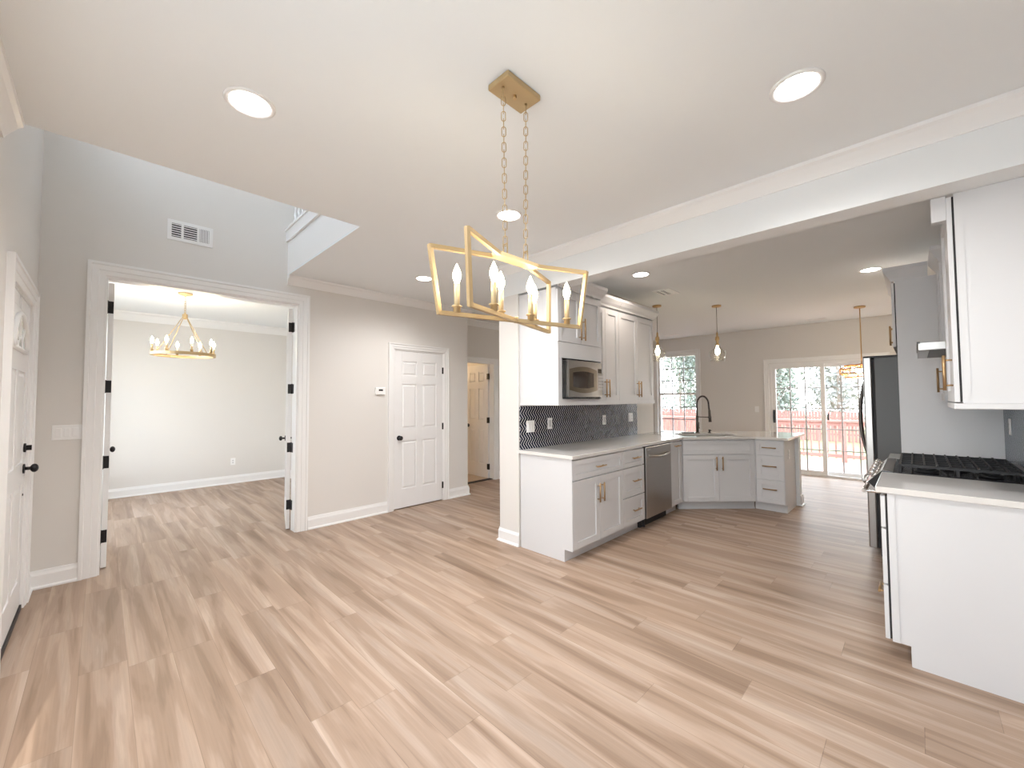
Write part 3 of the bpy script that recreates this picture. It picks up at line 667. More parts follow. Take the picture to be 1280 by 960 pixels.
# countertop with sink cut-out
def slab_hole(poly, holes, z0, z1):
    b = MB(); loops = [poly]+list(holes)
    for z in (z0, z1):
        es = []
        for lp in loops:
            vs = [b.bm.verts.new((x, y, z)) for x, y in lp]
            es += [b.bm.edges.new((vs[i], vs[(i+1) % len(vs)])) for i in range(len(vs))]
        bmesh.ops.triangle_fill(b.bm, edges=es, use_beauty=True)
    for lp in loops: b.loft([[(x, y, z0) for x, y in lp], [(x, y, z1) for x, y in lp]], caps=False, smooth=False)
    bmesh.ops.remove_doubles(b.bm, verts=b.bm.verts, dist=1e-5)
    return b
u_ = Vector((0.7071, 0.7071)); v_ = Vector((-0.7071, 0.7071))
SC = Vector((-1.775, 5.465)) + v_*0.335
def srect(hw, hd): return [tuple(SC+u_*a*hw+v_*c*hd) for a, c in ((-1, -1), (1, -1), (1, 1), (-1, 1))]
cpoly = [(-2.718, 2.825), (-2.083, 2.825), (-2.083, 5.129), (-1.442, 5.770), (-1.095, 5.770), (-1.095, 6.80), (-1.60, 6.80), (-2.718, 5.682)]
single('countertop', slab_hole(cpoly, [srect(0.37, 0.20)], 0.886, 0.916), QUARTZ, 'white quartz countertop wrapping from the navy tile around the sink to the peninsula', 'countertop', bevel=0.003)
t = thing('sink', 'stainless undermount sink set in the angled counter corner', 'sink', (SC.x, SC.y, 0.69), PI/4)
b = MB(); hw, hd = 0.374, 0.204
b.box(-hw, hw, -hd, -hd+0.008, 0.0, 0.196); b.box(-hw, hw, hd-0.008, hd, 0.0, 0.196); b.box(-hw, -hw+0.008, -hd+0.008, hd-0.008, 0, 0.196); b.box(hw-0.008, hw, -hd+0.008, hd-0.008, 0, 0.196); b.box(-hw+0.008, hw-0.008, -hd+0.008, hd-0.008, 0, 0.008)
obj('basin', b, STEEL, t, bevel=0.003); obj('drain', MB().cyl((0, 0.05, 0.008), (0, 0.05, 0.011), 0.045, n=20), CHROME, t)
FB = SC + v_*0.262 + u_*0.015
t = thing('faucet', 'dark spring-coil kitchen faucet arching over the corner sink', 'faucet', (FB.x, FB.y, 0.916), math.radians(-10))
b = MB().cyl((0, 0, 0), (0, 0, 0.012), 0.030, n=20).cyl((0, 0, 0.012), (0, 0, 0.24), 0.0185, n=16); obj('body', b, GUNM, t)
arc = [(0, 0, 0.24)]+[(0, 0, 0.24+0.035*k) for k in range(1, 5)]+[(0.085-0.085*math.cos(PI*k/14), 0, 0.40+0.085*math.sin(PI*k/14)*1.35) for k in range(15)]+[(0.172, 0, 0.36), (0.178, 0, 0.32)]
obj('hose', MB().tube(arc, 0.0075, 8), BLACK, t)
coil = []; nT = 46
import bisect
ls = [0]
for i in range(1, len(arc)): ls.append(ls[-1]+(Vector(arc[i])-Vector(arc[i-1])).length)
def at(s):
    i = min(max(bisect.bisect(ls, s)-1, 0), len(arc)-2); k = (s-ls[i])/max(1e-9, ls[i+1]-ls[i]); return Vector(arc[i]).lerp(Vector(arc[i+1]), k), (Vector(arc[i+1])-Vector(arc[i])).normalized()
for k in range(nT*10+1):
    p, d = at(ls[-1]*k/(nT*10)); sx = Vector((0, 1, 0)); sy = d.cross(sx); a = 2*PI*k/10
    coil.append(p+(sx*math.cos(a)+sy*math.sin(a))*0.0125)
obj('spring_coil', MB().tube(coil, 0.0026, 5), GUNM, t)
obj('spray_head', MB().cyl((0.178, 0, 0.325), (0.186, 0, 0.16), 0.015, 0.021, n=14), GUNM, t)
obj('docking_arm', MB().cyl((0, 0, 0.225), (0.17, 0, 0.225), 0.006, n=8).cyl((0.180, 0, 0.215), (0.180, 0, 0.235), 0.024, n=14), GUNM, t)
obj('lever', MB().cyl((0, 0.018, 0.07), (0, 0.045, 0.07), 0.012, n=10).cyl((0, 0.045, 0.07), (-0.01, 0.06, 0.15), 0.005, n=8), GUNM, t)
q = FB + u_*0.17
single('soap_dispenser', MB().lathe([(0.024, 0), (0.024, 0.006), (0.012, 0.010), (0.012, 0.035), (0.018, 0.038), (0.018, 0.045), (0.004, 0.048)], (q.x, q.y, 0.916), 14).cyl((q.x, q.y, 0.955), (q.x+0.035, q.y-0.035, 0.948), 0.006, n=8), BLACK, 'short black soap dispenser on the counter behind the sink', 'soap dispenser')
q = FB - u_*0.14 - v_*0.01
single('sink_tray', MB().prism([tuple(q+u_*a+v_*c) for a, c in ((-.07, -.035), (.07, -.035), (.07, .035), (-.07, .035))], 0.917, 0.927), GUNM, 'small flat dark tray on the counter left of the faucet', 'tray', bevel=0.002)

# left backsplash
single('backsplash', MB().box(-2.7195, -2.712, 2.842, 5.165, 0.917, 1.335), TILEN, 'navy chevron tile backsplash with white grout under the wall cabinets', 'backsplash')

# left wall cabinets
def crown_run(t, x0, x1, z, d, lend, rend, world=False, d0=0.0):   # cabinet crown along front and ends (local)
    b = MB(); pr = [(0, 0), (0.006, 0), (0.012, 0.02), (0.030, 0.045), (0.052, 0.085), (0.052, 0.115), (0, 0.115)]
    b.extr(pr, (x0, -0.021, z), (x1, -0.021, z), (0, -1, 0), m0=-1 if lend else 0, m1=1 if rend else 0)
    if lend: b.extr(pr, (x0, -0.021, z), (x0, d, z), (-1, 0, 0), m0=-1)
    if rend: b.extr(pr, (x1, -0.021, z), (x1, d, z), (1, 0, 0), m0=-1)
    return obj('crown', b, CAB, t)
t, w, h = left('upper_cabinet', 'deep white wall cabinet with an open bay around the microwave', 2.845, 3.552, 1.345, 2.41, -2.262)
d = 0.452
b = MB(); b.box(0, w, 0.0, d, 0.43, h); b.box(0, 0.055, 0, d, 0, 0.43); b.box(w-0.02, w, 0, d, 0, 0.43); b.box(0.055, w-0.02, 0, d, 0, 0.062); b.box(0.055, w-0.02, d-0.015, d, 0.062, 0.43)
obj('carcass', b, CAB, t)
obj('face_frame', MB().box(0, w, -0.020, -0.0005, 0.43, 0.572).box(0, 0.055, -0.020, -0.0005, 0, 0.43).box(0.055, w, -0.020, -0.0005, 0, 0.058).box(w-0.02, w, -0.020, -0.0005, 0.058, 0.43), CAB, t)
front(t, 'door', 0.0, w/2, 0.575, h-0.02, w/2-0.032, 0.715, True, 0.21); front(t, 'door', w/2, w, 0.575, h-0.02, w/2+0.032, 0.715, True, 0.21)
crown_run(t, 0, w, h-0.002, 0.045, False, True)
t = thing('microwave', 'stainless microwave sitting in the bay of the deep wall cabinet', 'microwave', (-2.262, 2.845, 1.409), PI/2)
w = 0.585; x0 = 0.058; h = 0.345
obj('body', MB().box(x0, x0+w, -0.030, 0.40, 0.004, h), BLACK, t, bevel=0.003)
b = MB()
def bow(x): return -0.062-0.012*math.sin(PI*(x-x0)/w)
N = 12
xs = [x0+0.03+(w-0.03)*k/N for k in range(N+1)]
b.loft([[(x, -0.031, 0.012), (x, bow(x), 0.012), (x, bow(x), h), (x, -0.031, h)] for x in xs], smooth=False)
obj('door', b, STEEL, t)
def lens(xa, xb, za, zb, bulge, off, n=12):
    top = [(xa+(xb-xa)*k/n, zb+bulge*math.sin(PI*k/n)) for k in range(n+1)]; bot = [(xa+(xb-xa)*k/n, za-bulge*math.sin(PI*k/n)) for k in range(n+1)]
    b = MB(); b.loft([[(x, bow(x)-off, zt), (x, bow(x)-off, zb_), (x, bow(x)+0.004, zb_), (x, bow(x)+0.004, zt)] for (x, zt), (_, zb_) in zip(top, bot)], smooth=False); return b
dark_steel = mat('bronze_steel', (0.20, 0.165, 0.125), 0.3, 0.9)
obj('door_frame', lens(x0+0.045, x0+0.485, 0.075, 0.265, 0.028, 0.003), dark_steel, t, label='dark arched door frame')
obj('door_window', lens(x0+0.095, x0+0.415, 0.105, 0.235, 0.014, 0.006), GLASSD, t, label='dark viewing window')
obj('control_panel', MB().box(x0+0.495, x0+w-0.012, bow(x0+0.55)-0.003, -0.05, 0.03, 0.30), STEEL, t)
obj('display', MB().box(x0+0.505, x0+w-0.022, bow(x0+0.55)-0.0045, -0.05, 0.245, 0.285), GLASSD, t, label='small dark display')
b = MB()
for r in range(5):
    for c_ in range(3): b.box(x0+0.512+c_*0.028, x0+0.534+c_*0.028, bow(x0+0.55)-0.0042, -0.05, 0.08+r*0.03, 0.10+r*0.03)
obj('keypad', b, PLASTG, t)
obj('foot_rail', MB().box(x0, x0+w-0.05, -0.066, -0.02, -0.004, 0.012), ENAMEL, t, label='black lower rail')
t, w, h = left('upper_cabinet', 'white two-door wall cabinet just right of the microwave', 3.556, 4.112, 1.385, 2.41, -2.39)
carcass(t, w, 0.318, h, False)
front(t, 'door', 0, w/2, 0, h-0.02, w/2-0.030, 0.13, True, 0.19); front(t, 'door', w/2, w, 0, h-0.02, w/2+0.030, 0.13, True, 0.19)
obj('light_rail', MB().box(0, w, -0.018, 0.05, -0.045, 0), CAB, t)
crown_run(t, 0.002, w, h-0.002, 0.1, False, False)
t, w, h = left('upper_cabinet', 'white two-door wall cabinet at the far end above the tile', 4.114, 4.985, 1.385, 2.41, -2.39)
carcass(t, w, 0.318, h, False)
front(t, 'door', 0, w/2, 0, h-0.02, w/2-0.030, 0.13, True, 0.19); front(t, 'door', w/2, w-0.02, 0, h-0.02, w/2+0.030, 0.13, True, 0.19)
obj('light_rail', MB().box(0, w, -0.018, 0.05, -0.045, 0).box(w-0.02, w, 0.05, 0.318, -0.045, 0), CAB, t)
crown_run(t, 0.0, w, h-0.002, 0.318, False, True)

# ------------------------------------------------------------------ right run (facing -X): local x runs along -Y, loc at far y
def right(name, label, y0, y1, z0, x, cat='cabinet'): return thing(name, label, cat, (x, y1, z0), -PI/2), y1-y0
RX = -0.125      # box front; door faces at -0.145
t, w = right('base_cabinet', 'white drawer base cabinet with plain end panel right of the range view', 3.004, 3.585, 0, RX)
t['label'] = 'white drawer cabinet with large plain end panel at the right edge'
carcass(t, w, XR-RX-0.003, 0.884)
obj('end_panel', MB().box(w, w+0.005, 0.0, XR-RX-0.003, TK, 0.884).box(w, w+0.005, 0.072, XR-RX-0.003, 0, TK).box(w+0.005, w+0.009, 0.0, 0.03, TK, 0.884), CAB, t, label='plain white end panel')
GP = 0.008
for z0, z1, rl in ((0.70, 0.872, 0.045), (0.40, 0.693, 0.058), (TK+0.005, 0.393, 0.058)): front(t, 'drawer', 0, w+0.008, z0, z1, *((w/2, 0.275, False) if z0 < 0.3 else (None, None, None)), 0.15, rl, GP)
obj('drawer_gap_shade', MB().box(0.002, w+0.0045, -GP, -0.0003, TK+0.01, 0.868), DARK, t, label='dark strip painted as shade behind the drawers')  # solid filler; the shade behind the drawer fronts is put into its colour
single('countertop', MB().box(-0.172, XR-0.002, 2.985, 3.592, 0.886, 0.918), QUARTZ, 'white quartz counter piece in front of the range at right', 'countertop', bevel=0.003)
# range
t, w = right('gas_range', 'stainless gas range with black cast iron grates between the counters', 3.598, 4.358, 0, -0.115, 'range')
obj('body', MB().box(0, w, 0.0, 0.585, 0.09, 0.905), STEELD, t); obj('plinth', MB().box(0.02, w-0.02, 0.06, 0.57, 0, 0.09), DARK, t)
b = MB().box(0.0, w, -0.005, 0.585, 0.905, 0.922); obj('cooktop', b, ENAMEL, t, bevel=0.003)
obj('back_trim', MB().box(0, w, 0.545, 0.585, 0.922, 0.955), STEEL, t)
b = MB(); b.loft([[(x, -0.004, 0.80), (x, -0.085, 0.80), (x, -0.125, 0.845), (x, -0.055, 0.925), (x, -0.004, 0.925)] for x in (0, w)], smooth=False); obj('control_panel', b, STEEL, t)
obj('bullnose_end', MB().loft([[(x, -0.004, 0.798), (x, -0.085, 0.798), (x, -0.127, 0.845), (x, -0.055, 0.9255), (x, -0.004, 0.9255)] for x in (w, w+0.003)], smooth=False), ENAMEL, t, label='black end cap')
for k in range(5):
    x = 0.07+k*(w-0.14)/4; nrm = Vector((0, -0.75, 0.66)).normalized(); p = Vector((x, -0.090, 0.885))
    b = MB(); b.cyl(p, p+nrm*0.010, 0.027, n=18).cyl(p+nrm*0.010, p+nrm*0.040, 0.021, 0.019, n=18); obj('knob', b, CHROME, t)
b = MB(); b.cyl((0.03, -0.150, 0.775), (w-0.03, -0.150, 0.775), 0.013, n=14)
for x in (0.05, w-0.05): b.cyl((x, -0.02, 0.775), (x, -0.150, 0.775), 0.010, n=10)
obj('handle', b, CHROME, t)
d = obj('oven_door', MB().box(0.004, w-0.004, -0.030, -0.001, 0.27, 0.792), STEEL, t, bevel=0.003); obj('oven_window', MB().box(0.12, w-0.12, -0.0315, -0.03, 0.36, 0.65), GLASSD, d)
obj('drawer', MB().box(0.004, w-0.004, -0.026, -0.001, 0.095, 0.262), STEEL, t, bevel=0.003)
for j in range(3):
    xa, xb = 0.012+j*(w-0.024)/3, 0.012+(j+1)*(w-0.024)/3-0.006; ya, yb = 0.03, 0.535; z = 0.968
    b = MB()
    for (p, q) in (((xa, ya), (xb, ya)), ((xb, ya), (xb, yb)), ((xb, yb), (xa, yb)), ((xa, yb), (xa, ya))): b.bar((*p, z), (*q, z), 0.011, 0.014)
    for k in range(1, 9):
        yy = ya+(yb-ya)*k/9; b.bar((xa, yy, z+0.003), (xb, yy, z+0.003), 0.009, 0.020)
    b.bar(((xa+xb)/2, ya, z), ((xa+xb)/2, yb, z), 0.009, 0.014)
    for x in (xa+0.006, xb-0.006):
        for yy in (ya, (ya+yb)/2, yb): b.box(x-0.006, x+0.006, yy-0.006, yy+0.006, 0.922, z)
    obj('grate', b, IRON, t)
for x, y, r in ((0.14, 0.15, 0.045), (0.14, 0.42, 0.038), (w/2, 0.285, 0.055), (w-0.14, 0.15, 0.045), (w-0.14, 0.42, 0.038)):
    obj('burner', MB().cyl((x, y, 0.922), (x, y, 0.936), r+0.012, n=20).cyl((x, y, 0.936), (x, y, 0.948), r, n=20), IRON, t)
t, w = right('base_cabinet', 'white base cabinet hidden between range and refrigerator panel', 4.366, 4.812, 0, RX)
t['label'] = 'white base cabinet beyond the range, next to the refrigerator panel'
carcass(t, w, XR-RX-0.003, 0.884); front(t, 'drawer', 0, w, 0.70, 0.872, w/2, 0.79, False, 0.15, 0.045); front(t, 'door', 0, w, TK+0.005, 0.693, 0.05, 0.58)
single('countertop', MB().box(-0.172, XR-0.002, 4.362, 4.812, 0.886, 0.918), QUARTZ, 'small white counter piece beyond the range beside the tall panel', 'countertop', bevel=0.003)
single('backsplash', MB().box(0.469, XR-0.001, 3.006, 4.812, 0.919, 1.340), TILEB, 'slate blue tile backsplash behind the gas range', 'backsplash')
# wall cabinets right
t, w = right('upper_cabinet', 'large white wall cabinet at the right edge under the beam', 3.006, 3.59, 1.372, 0.166)
d = XR-0.166-0.003; h = 2.428-1.372
carcass(t, w, d, h, False).data
obj('end_panel', MB().box(w, w+0.004, 0.0, d, 0.0, h).box(w+0.004, w+0.007, 0.0, 0.03, 0.03, h-0.01), CAB, t, label='plain white side panel')
obj('light_rail', MB().box(0.0, w+0.012, -0.03, d, -0.03, -0.001), CAB, t, bevel=0.004)
dd = front(t, 'door', 0.0, w+0.006, 0.004, h-0.012, w-0.055, 0.155, True, 0.18, off=0.007)
obj('door_gap_shade', MB().box(0.002, w+0.0035, -0.007, -0.0003, 0.006, h-0.014), DARK, t, label='dark strip painted as shade behind the door')  # dark filler strip paints the shade between door and box
b = MB().box(w-0.05, w-0.002, -0.080, -0.0275, h-0.125, h-0.001); obj('crown', b, CAB, t)
t, w = right('upper_cabinet', 'shallow white cabinet above the range hood', 3.594, 4.360, 1.76, 0.20)
carcass(t, w, XR-0.20-0.003, 0.645, False); front(t, 'door', 0, w/2, 0.003, 0.64); front(t, 'door', w/2, w, 0.003, 0.64)
t, w = right('range_hood', 'slim stainless range hood sticking out over the gas range', 3.60, 4.355, 1.694, 0.02, 'range hood')
obj('canopy', MB().box(0, w, 0.0, XR-0.025, 0.0, 0.050), STEEL, t, bevel=0.003); obj('lip', MB().box(0, w, -0.004, 0.01, 0.042, 0.055), STEELD, t)
obj('filter', MB().box(0.05, w-0.05, 0.05, 0.38, -0.003, 0.0), STEELD, t)
obj('side_glass', MB().box(w+0.0005, w+0.003, 0.02, 0.11, 0.006, 0.036), STEEL, t)
t, w = right('upper_cabinet', 'white wall cabinet between range hood and refrigerator panel', 4.364, 4.812, 1.372, 0.18)
d = XR-0.18-0.003; h = 2.41-1.372
carcass(t, w, d, h, False); obj('door_gap_shade', MB().box(0.002, w-0.001, -0.007, -0.0003, 0.004, h-0.004), DARK, t); front(t, 'door', 0, w, 0.0, h-0.005, w-0.03, 0.155, True, 0.18, off=0.007)  # shade behind this door is painted as a solid dark strip
crown_run(t, 0, w, h-0.002, 0.25, False, True)
# fridge surround
t, w = right('refrigerator_cabinet', 'tall white panel and overhead cabinet boxing in the refrigerator', 4.816, 5.84, 0, -0.098)
d = XR+0.098-0.003
obj('side_panel', MB().box(w-0.022, w, 0, d, 0, 2.41), CAB, t, label='tall plain white side panel'); obj('side_panel', MB().box(0, 0.022, 0, d, 0, 2.41), CAB, t)
obj('carcass', MB().box(0.022, w-0.022, 0.0, d, 1.83, 2.41), CAB, t)
obj('door_gap_shade', MB().box(0.002, w-0.001, -0.006, -0.0003, 1.84, 2.39), DARK, t)  # dark filler painted in for the shade behind the overhead doors
front(t, 'door', 0.0, w/2, 1.835, 2.395, w/2-0.035, 1.99, True, 0.18, off=0.006); front(t, 'door', w/2, w, 1.835, 2.395, w/2+0.035, 1.99, True, 0.18, off=0.006)
crown_run(t, 0, w, 2.408, 0.20, True, True)
# refrigerator
t, w = right('refrigerator', 'stainless french-door refrigerator with dark grey side', 4.862, 5.775, 0, -0.255, 'refrigerator')
obj('cabinet_body', MB().box(0, w, 0, 0.70, 0.06, 1.755), STEELD, t, bevel=0.004, label='dark grey cabinet')
obj('kick_grille', MB().box(0.01, w-0.01, 0.0, 0.6, 0.0, 0.06), DARK, t)
obj('gasket_gap_strip', MB().box(0.012, w-0.012, -0.018, 0.0, 0.07, 1.745), DARK, t)
def fdoor(x0, x1, z0, z1):
    b = MB(); b.box(x0, x1, -0.078, -0.018, z0, z1); return obj('door', b, STEEL, t, bevel=0.010)
dl = fdoor(0.0, w/2-0.003, 0.70, 1.772); dr = fdoor(w/2+0.003, w, 0.70, 1.772); fz = fdoor(0, w, 0.065, 0.69)
obj('hinge_cover', MB().box(0.0, w, -0.07, 0.16, 1.756, 1.772), BLACK, t)
for x, p in ((w/2-0.045, dl), (w/2+0.045, dr)):
    obj('handle', MB().tube([(x, -0.078, 0.83)]+[(x, -0.082-0.055*math.sin(PI*k/16)**0.7, 0.83+0.76*k/16) for k in range(17)]+[(x, -0.078, 1.59)], 0.012, 10), GUNM, p, label='dark curved handle')
obj('handle', MB().tube([(0.08+(w-0.16)*k/16, -0.080-0.05*math.sin(PI*k/16)**0.6, 0.62) for k in range(17)], 0.012, 10), GUNM, fz)

# ------------------------------------------------------------------ lamps
def recessed(label, x, y, e=1.0, warm=(1.0, 0.975, 0.95)):
    t = thing('recessed_light', label, 'ceiling light', (x, y, ZC), 0, 'recessed ceiling lights')
    del t['group']
    obj('trim_ring', MB().lathe([(0.100, 0), (0.100, -0.004), (0.092, -0.008), (0.080, -0.006), (0.078, 0.0)], (0, 0, 0), 32, caps=False), TRIM, t)
    obj('lens', MB().lathe([(0.079, -0.0015), (0.060, -0.004), (0.001, -0.005)], (0, 0, 0), 32, caps=False), LENS, t, label='glowing lens')
    plight(t, (x, y, ZC-0.03), 52*e, warm, 0.07, 160)
recessed('round recessed light nearest the high foyer opening', -2.082, 0.44, 1.15)
recessed('large round recessed light over the right side beside the beam', -0.322, 2.07, 0.8)
recessed('small recessed light seen between the two chandelier chains', -2.057, 2.053)
recessed('small recessed light in front of the closet door wall', -3.806, 2.472, 0.8)
recessed('recessed kitchen light above the left wall cabinets', -2.062, 4.062, 0.22, (1.0, 0.84, 0.70))
recessed('recessed kitchen light in front of the refrigerator cabinet', -0.295, 5.645, 0.22, (1.0, 0.84, 0.70))

def chain(b, p0, p1, L=0.042, wd=0.0085, r=0.0018):
    p0, p1 = Vector(p0), Vector(p1); n = max(2, round((p1-p0).length/(L*0.78))); d = (p1-p0)/n
    for k in range(n):
        c = p0+d*(k+0.5); ax = Vector((.7071, .7071, 0)) if k % 2 else Vector((-.7071, .7071, 0)); dn = d.normalized(); hl = L/2-wd
        pts = [c+dn*(hl+wd*math.sin(a))+ax*wd*math.cos(a) for a in [PI*q/6 for q in range(7)]]+[c+dn*(-hl-wd*math.sin(a))-ax*wd*math.cos(a) for a in [PI*q/6 for q in range(7)]]
        b.tube(pts, r, 6, closed=True)
def candle(t, x, y, z, hs=0.085, r=0.011, bulb=BULB, e=1.6):
    c_ = obj('candle_holder', MB().lathe([(0.014, 0), (0.014, 0.022), (0.020, 0.023), (0.020, 0.027), (0.013, 0.028), (0.001, 0.028)], (x, y, z), 14), BRASSC, t, True)
    obj('candle_sleeve', MB().cyl((x, y, z+0.028), (x, y, z+0.028+hs), r, n=14), CANDLE, c_, True)
    bz = z+0.028+hs
    obj('bulb', MB().lathe([(0.008, 0), (0.010, 0.010), (0.016, 0.026), (0.0165, 0.038), (0.012, 0.056), (0.005, 0.072), (0.0005, 0.082)], (x, y, bz), 14), bulb, c_, True, label='glowing flame bulb')
    plight(t, (x, y, bz+0.04), e, r=0.02)
CX, CY = -1.19, 1.228
t = thing('chandelier', 'gold open-frame linear chandelier with six candle bulbs in the dining area', 'chandelier', (CX, CY, 1.73))
b = MB().box(CX-0.060, CX+0.060, CY-0.101, CY+0.101, ZC-0.026, ZC); obj('canopy', b, BRASSC, t, True, bevel=0.004)
b = MB().cyl((CX, CY, ZC-0.026), (CX, CY, ZC-0.040), 0.008, n=10); obj('canopy_knob', b, BRASS, t, True)
for s in (-1, 1):
    b = MB(); chain(b, (CX, CY+s*0.070, ZC-0.035), (CX, CY+s*0.062, 2.045)); b.cyl((CX, CY+s*0.07, ZC-0.026), (CX, CY+s*0.07, ZC-0.04), 0.006, n=8)
    obj('chain', b, BRASSC, t, True)
    b = MB(); y = CY+s*0.062
    b.tube([(CX-0.011, y, 2.05), (CX-0.013, y, 1.99)], 0.003, 6); b.tube([(CX+0.011, y, 2.05), (CX+0.013, y, 1.99)], 0.003, 6); b.cyl((CX-0.013, y, 2.048), (CX+0.013, y, 2.048), 0.003, n=6)
    obj('chain_loop', b, BRASSC, t, True)
obj('center_plate', MB().box(CX-0.028, CX+0.028, CY-0.125, CY+0.125, 1.984, 2.0), BRASSC, t, True, bevel=0.001)
ZT, ZB = 1.994, 1.737
a, bb, a2, b2 = 0.113, 0.356, 0.092, 0.326
W_, H_ = 0.016, 0.016
for s in (1, -1):
    b = MB()
    for q in (-1, 1):
        T = Vector((CX+s*q*-a, CY+q*bb, ZT)); B_ = Vector((CX+s*q*-a2, CY+q*b2, ZB))
        b.bar((CX+s*q*-0.020, CY+q*0.115, 1.990), T, W_, H_); b.bar(T+Vector((0, 0, 0.006)), B_-Vector((0, 0, 0.006)), W_, H_, up=(0, 1, 0)); b.bar(B_, (CX, CY, ZB), W_, H_)
    obj('frame_panel', b, BRASSC, t, True)
b = MB(); b.cyl((CX, CY, ZB-0.010), (CX, CY, ZB+0.014), 0.010, n=12); obj('hub', b, BRASSC, t, True)
for f_, s in ((0.79, -1), (0.215, -1)):
    for q in (-1, 1): candle(t, CX+s*q*-a2*f_*-1*-1, CY+q*b2*f_, ZB+0.0065)
for q in (-1, 1): candle(t, CX+1*q*-a2*0.53, CY+q*b2*0.53, ZB+0.0065)

# office wagon-wheel chandelier
ox, oy = -6.405, 0.706
t = thing('chandelier', 'round gold wagon-wheel chandelier hanging in the office', 'chandelier', (ox, oy, 1.96))
obj('canopy', MB().lathe([(0.075, 0), (0.075, -0.010), (0.060, -0.022), (0.012, -0.030), (0.008, -0.045)], (ox, oy, ZC), 24), BRASSC, t, True)
b = MB(); chain(b, (ox, oy, ZC-0.04), (ox, oy, 2.50), 0.036, 0.009, 0.002); obj('chain', b, BRASSC, t, True)
obj('hub', MB().lathe([(0.008, 0.05), (0.012, 0.03), (0.028, 0.022), (0.028, -0.022), (0.018, -0.032), (0.001, -0.04)], (ox, oy, 2.455), 18), BRASSC, t, True)
R_ = 0.305; zr = 1.975
b = MB(); n = 48
b.loft([[(ox+r*math.cos(2*PI*k/n), oy+r*math.sin(2*PI*k/n), zr+z) for r, z in ((R_-0.014, -0.017), (R_+0.014, -0.017), (R_+0.014, 0.017), (R_-0.014, 0.017))] for k in range(n)], smooth=False, loop=True)
obj('ring', b, BRASSC, t, True)
for k in range(4):
    an = PI/4*0+2*PI*k/4+0.5; obj('support_rod', MB().cyl((ox+0.02*math.cos(an), oy+0.02*math.sin(an), 2.45), (ox+R_*math.cos(an), oy+R_*math.sin(an), zr+0.01), 0.0045, n=8), BRASSC, t, True)
for k in range(8):
    an = 2*PI*k/8+0.12; candle(t, ox+R_*math.cos(an), oy+R_*math.sin(an), zr+0.017, 0.07, 0.010, BULB, 6.0)

def pendant(label, x, y, zs):
    t = thing('pendant_light', label, 'pendant light', (x, y, zs))
    obj('canopy', MB().lathe([(0.062, 0), (0.062, -0.014), (0.056, -0.022), (0.006, -0.026)], (x, y, ZC), 24), BRASS, t, True)
    obj('cord', MB().cyl((x, y, ZC-0.02), (x, y, zs+0.40), 0.0035, n=8), GUNM, t, True)
    obj('socket', MB().lathe([(0.006, 0.42), (0.012, 0.40), (0.013, 0.36), (0.026, 0.345), (0.028, 0.31), (0.018, 0.29), (0.016, 0.255), (0.024, 0.245), (0.024, 0.225)], (x, y, zs), 18), BRASS, t, True)
    pr = [(0.026, 0.235), (0.030, 0.215), (0.050, 0.19), (0.095, 0.155), (0.112, 0.125), (0.112, 0.105), (0.098, 0.04), (0.092, 0.0), (0.090, 0.0), (0.096, 0.04), (0.110, 0.105), (0.110, 0.124), (0.093, 0.153), (0.048, 0.187)]
    obj('glass_shade', MB().lathe(pr, (x, y, zs), 28, caps=False), SHADE, t, True, label='clear glass shade')
    obj('bulb', MB().lathe([(0.012, 0.225), (0.014, 0.20), (0.030, 0.165), (0.034, 0.14), (0.028, 0.11), (0.012, 0.09), (0.001, 0.086)], (x, y, zs), 18), BULBS, t, True, label='glowing bulb')
    plight(t, (x, y, zs+0.14), 4, r=0.035)
pendant('clear glass pendant hanging over the sink bar, nearest the wall cabinets', -2.608, 5.606, 1.935)
pendant('clear glass pendant hanging over the peninsula right of the faucet', -2.005, 6.232, 1.935)
x, y, z0 = -0.545, 7.837, 1.70
t = thing('pendant_light', 'round copper cage pendant near the sliding door beside the refrigerator', 'pendant light', (x, y, z0))
obj('canopy', MB().lathe([(0.068, 0), (0.068, -0.018), (0.060, -0.024), (0.008, -0.026)], (x, y, ZC), 24), BRASS, t, True)
obj('stem', MB().cyl((x, y, ZC-0.02), (x, y, z0+0.20), 0.007, n=10), BRASS, t, True)
b = MB()
def ring(r, z, rr=0.009): b.tube([(x+r*math.cos(2*PI*k/32), y+r*math.sin(2*PI*k/32), z0+z) for k in range(32)], rr, 6, closed=True)
for r, z in ((0.19, 0.0), (0.255, 0.055), (0.255, 0.12), (0.20, 0.17), (0.03, 0.185)): ring(r, z)
for k in range(28):
    an = 2*PI*k/28; c_, s_ = math.cos(an), math.sin(an)
    b.tube([(x+r*c_, y+r*s_, z0+z) for r, z in ((0.19, 0.0), (0.255, 0.055), (0.255, 0.12), (0.20, 0.17), (0.03, 0.185))], 0.0045, 5)
obj('wire_cage', b, WIREG, t, True, label='copper wire cage')
obj('socket', MB().cyl((x, y, z0+0.20), (x, y, z0+0.12), 0.022, n=14), BRASS, t, True)
for k in range(3):
    an = 2*PI*k/3; c0 = (x+0.07*math.cos(an), y+0.07*math.sin(an), z0+0.085); obj('bulb', MB().ball(c0, 0.032), BULBS, t, True, label='glowing bulb')
plight(t, (x, y, z0+0.03), 12, r=0.06)

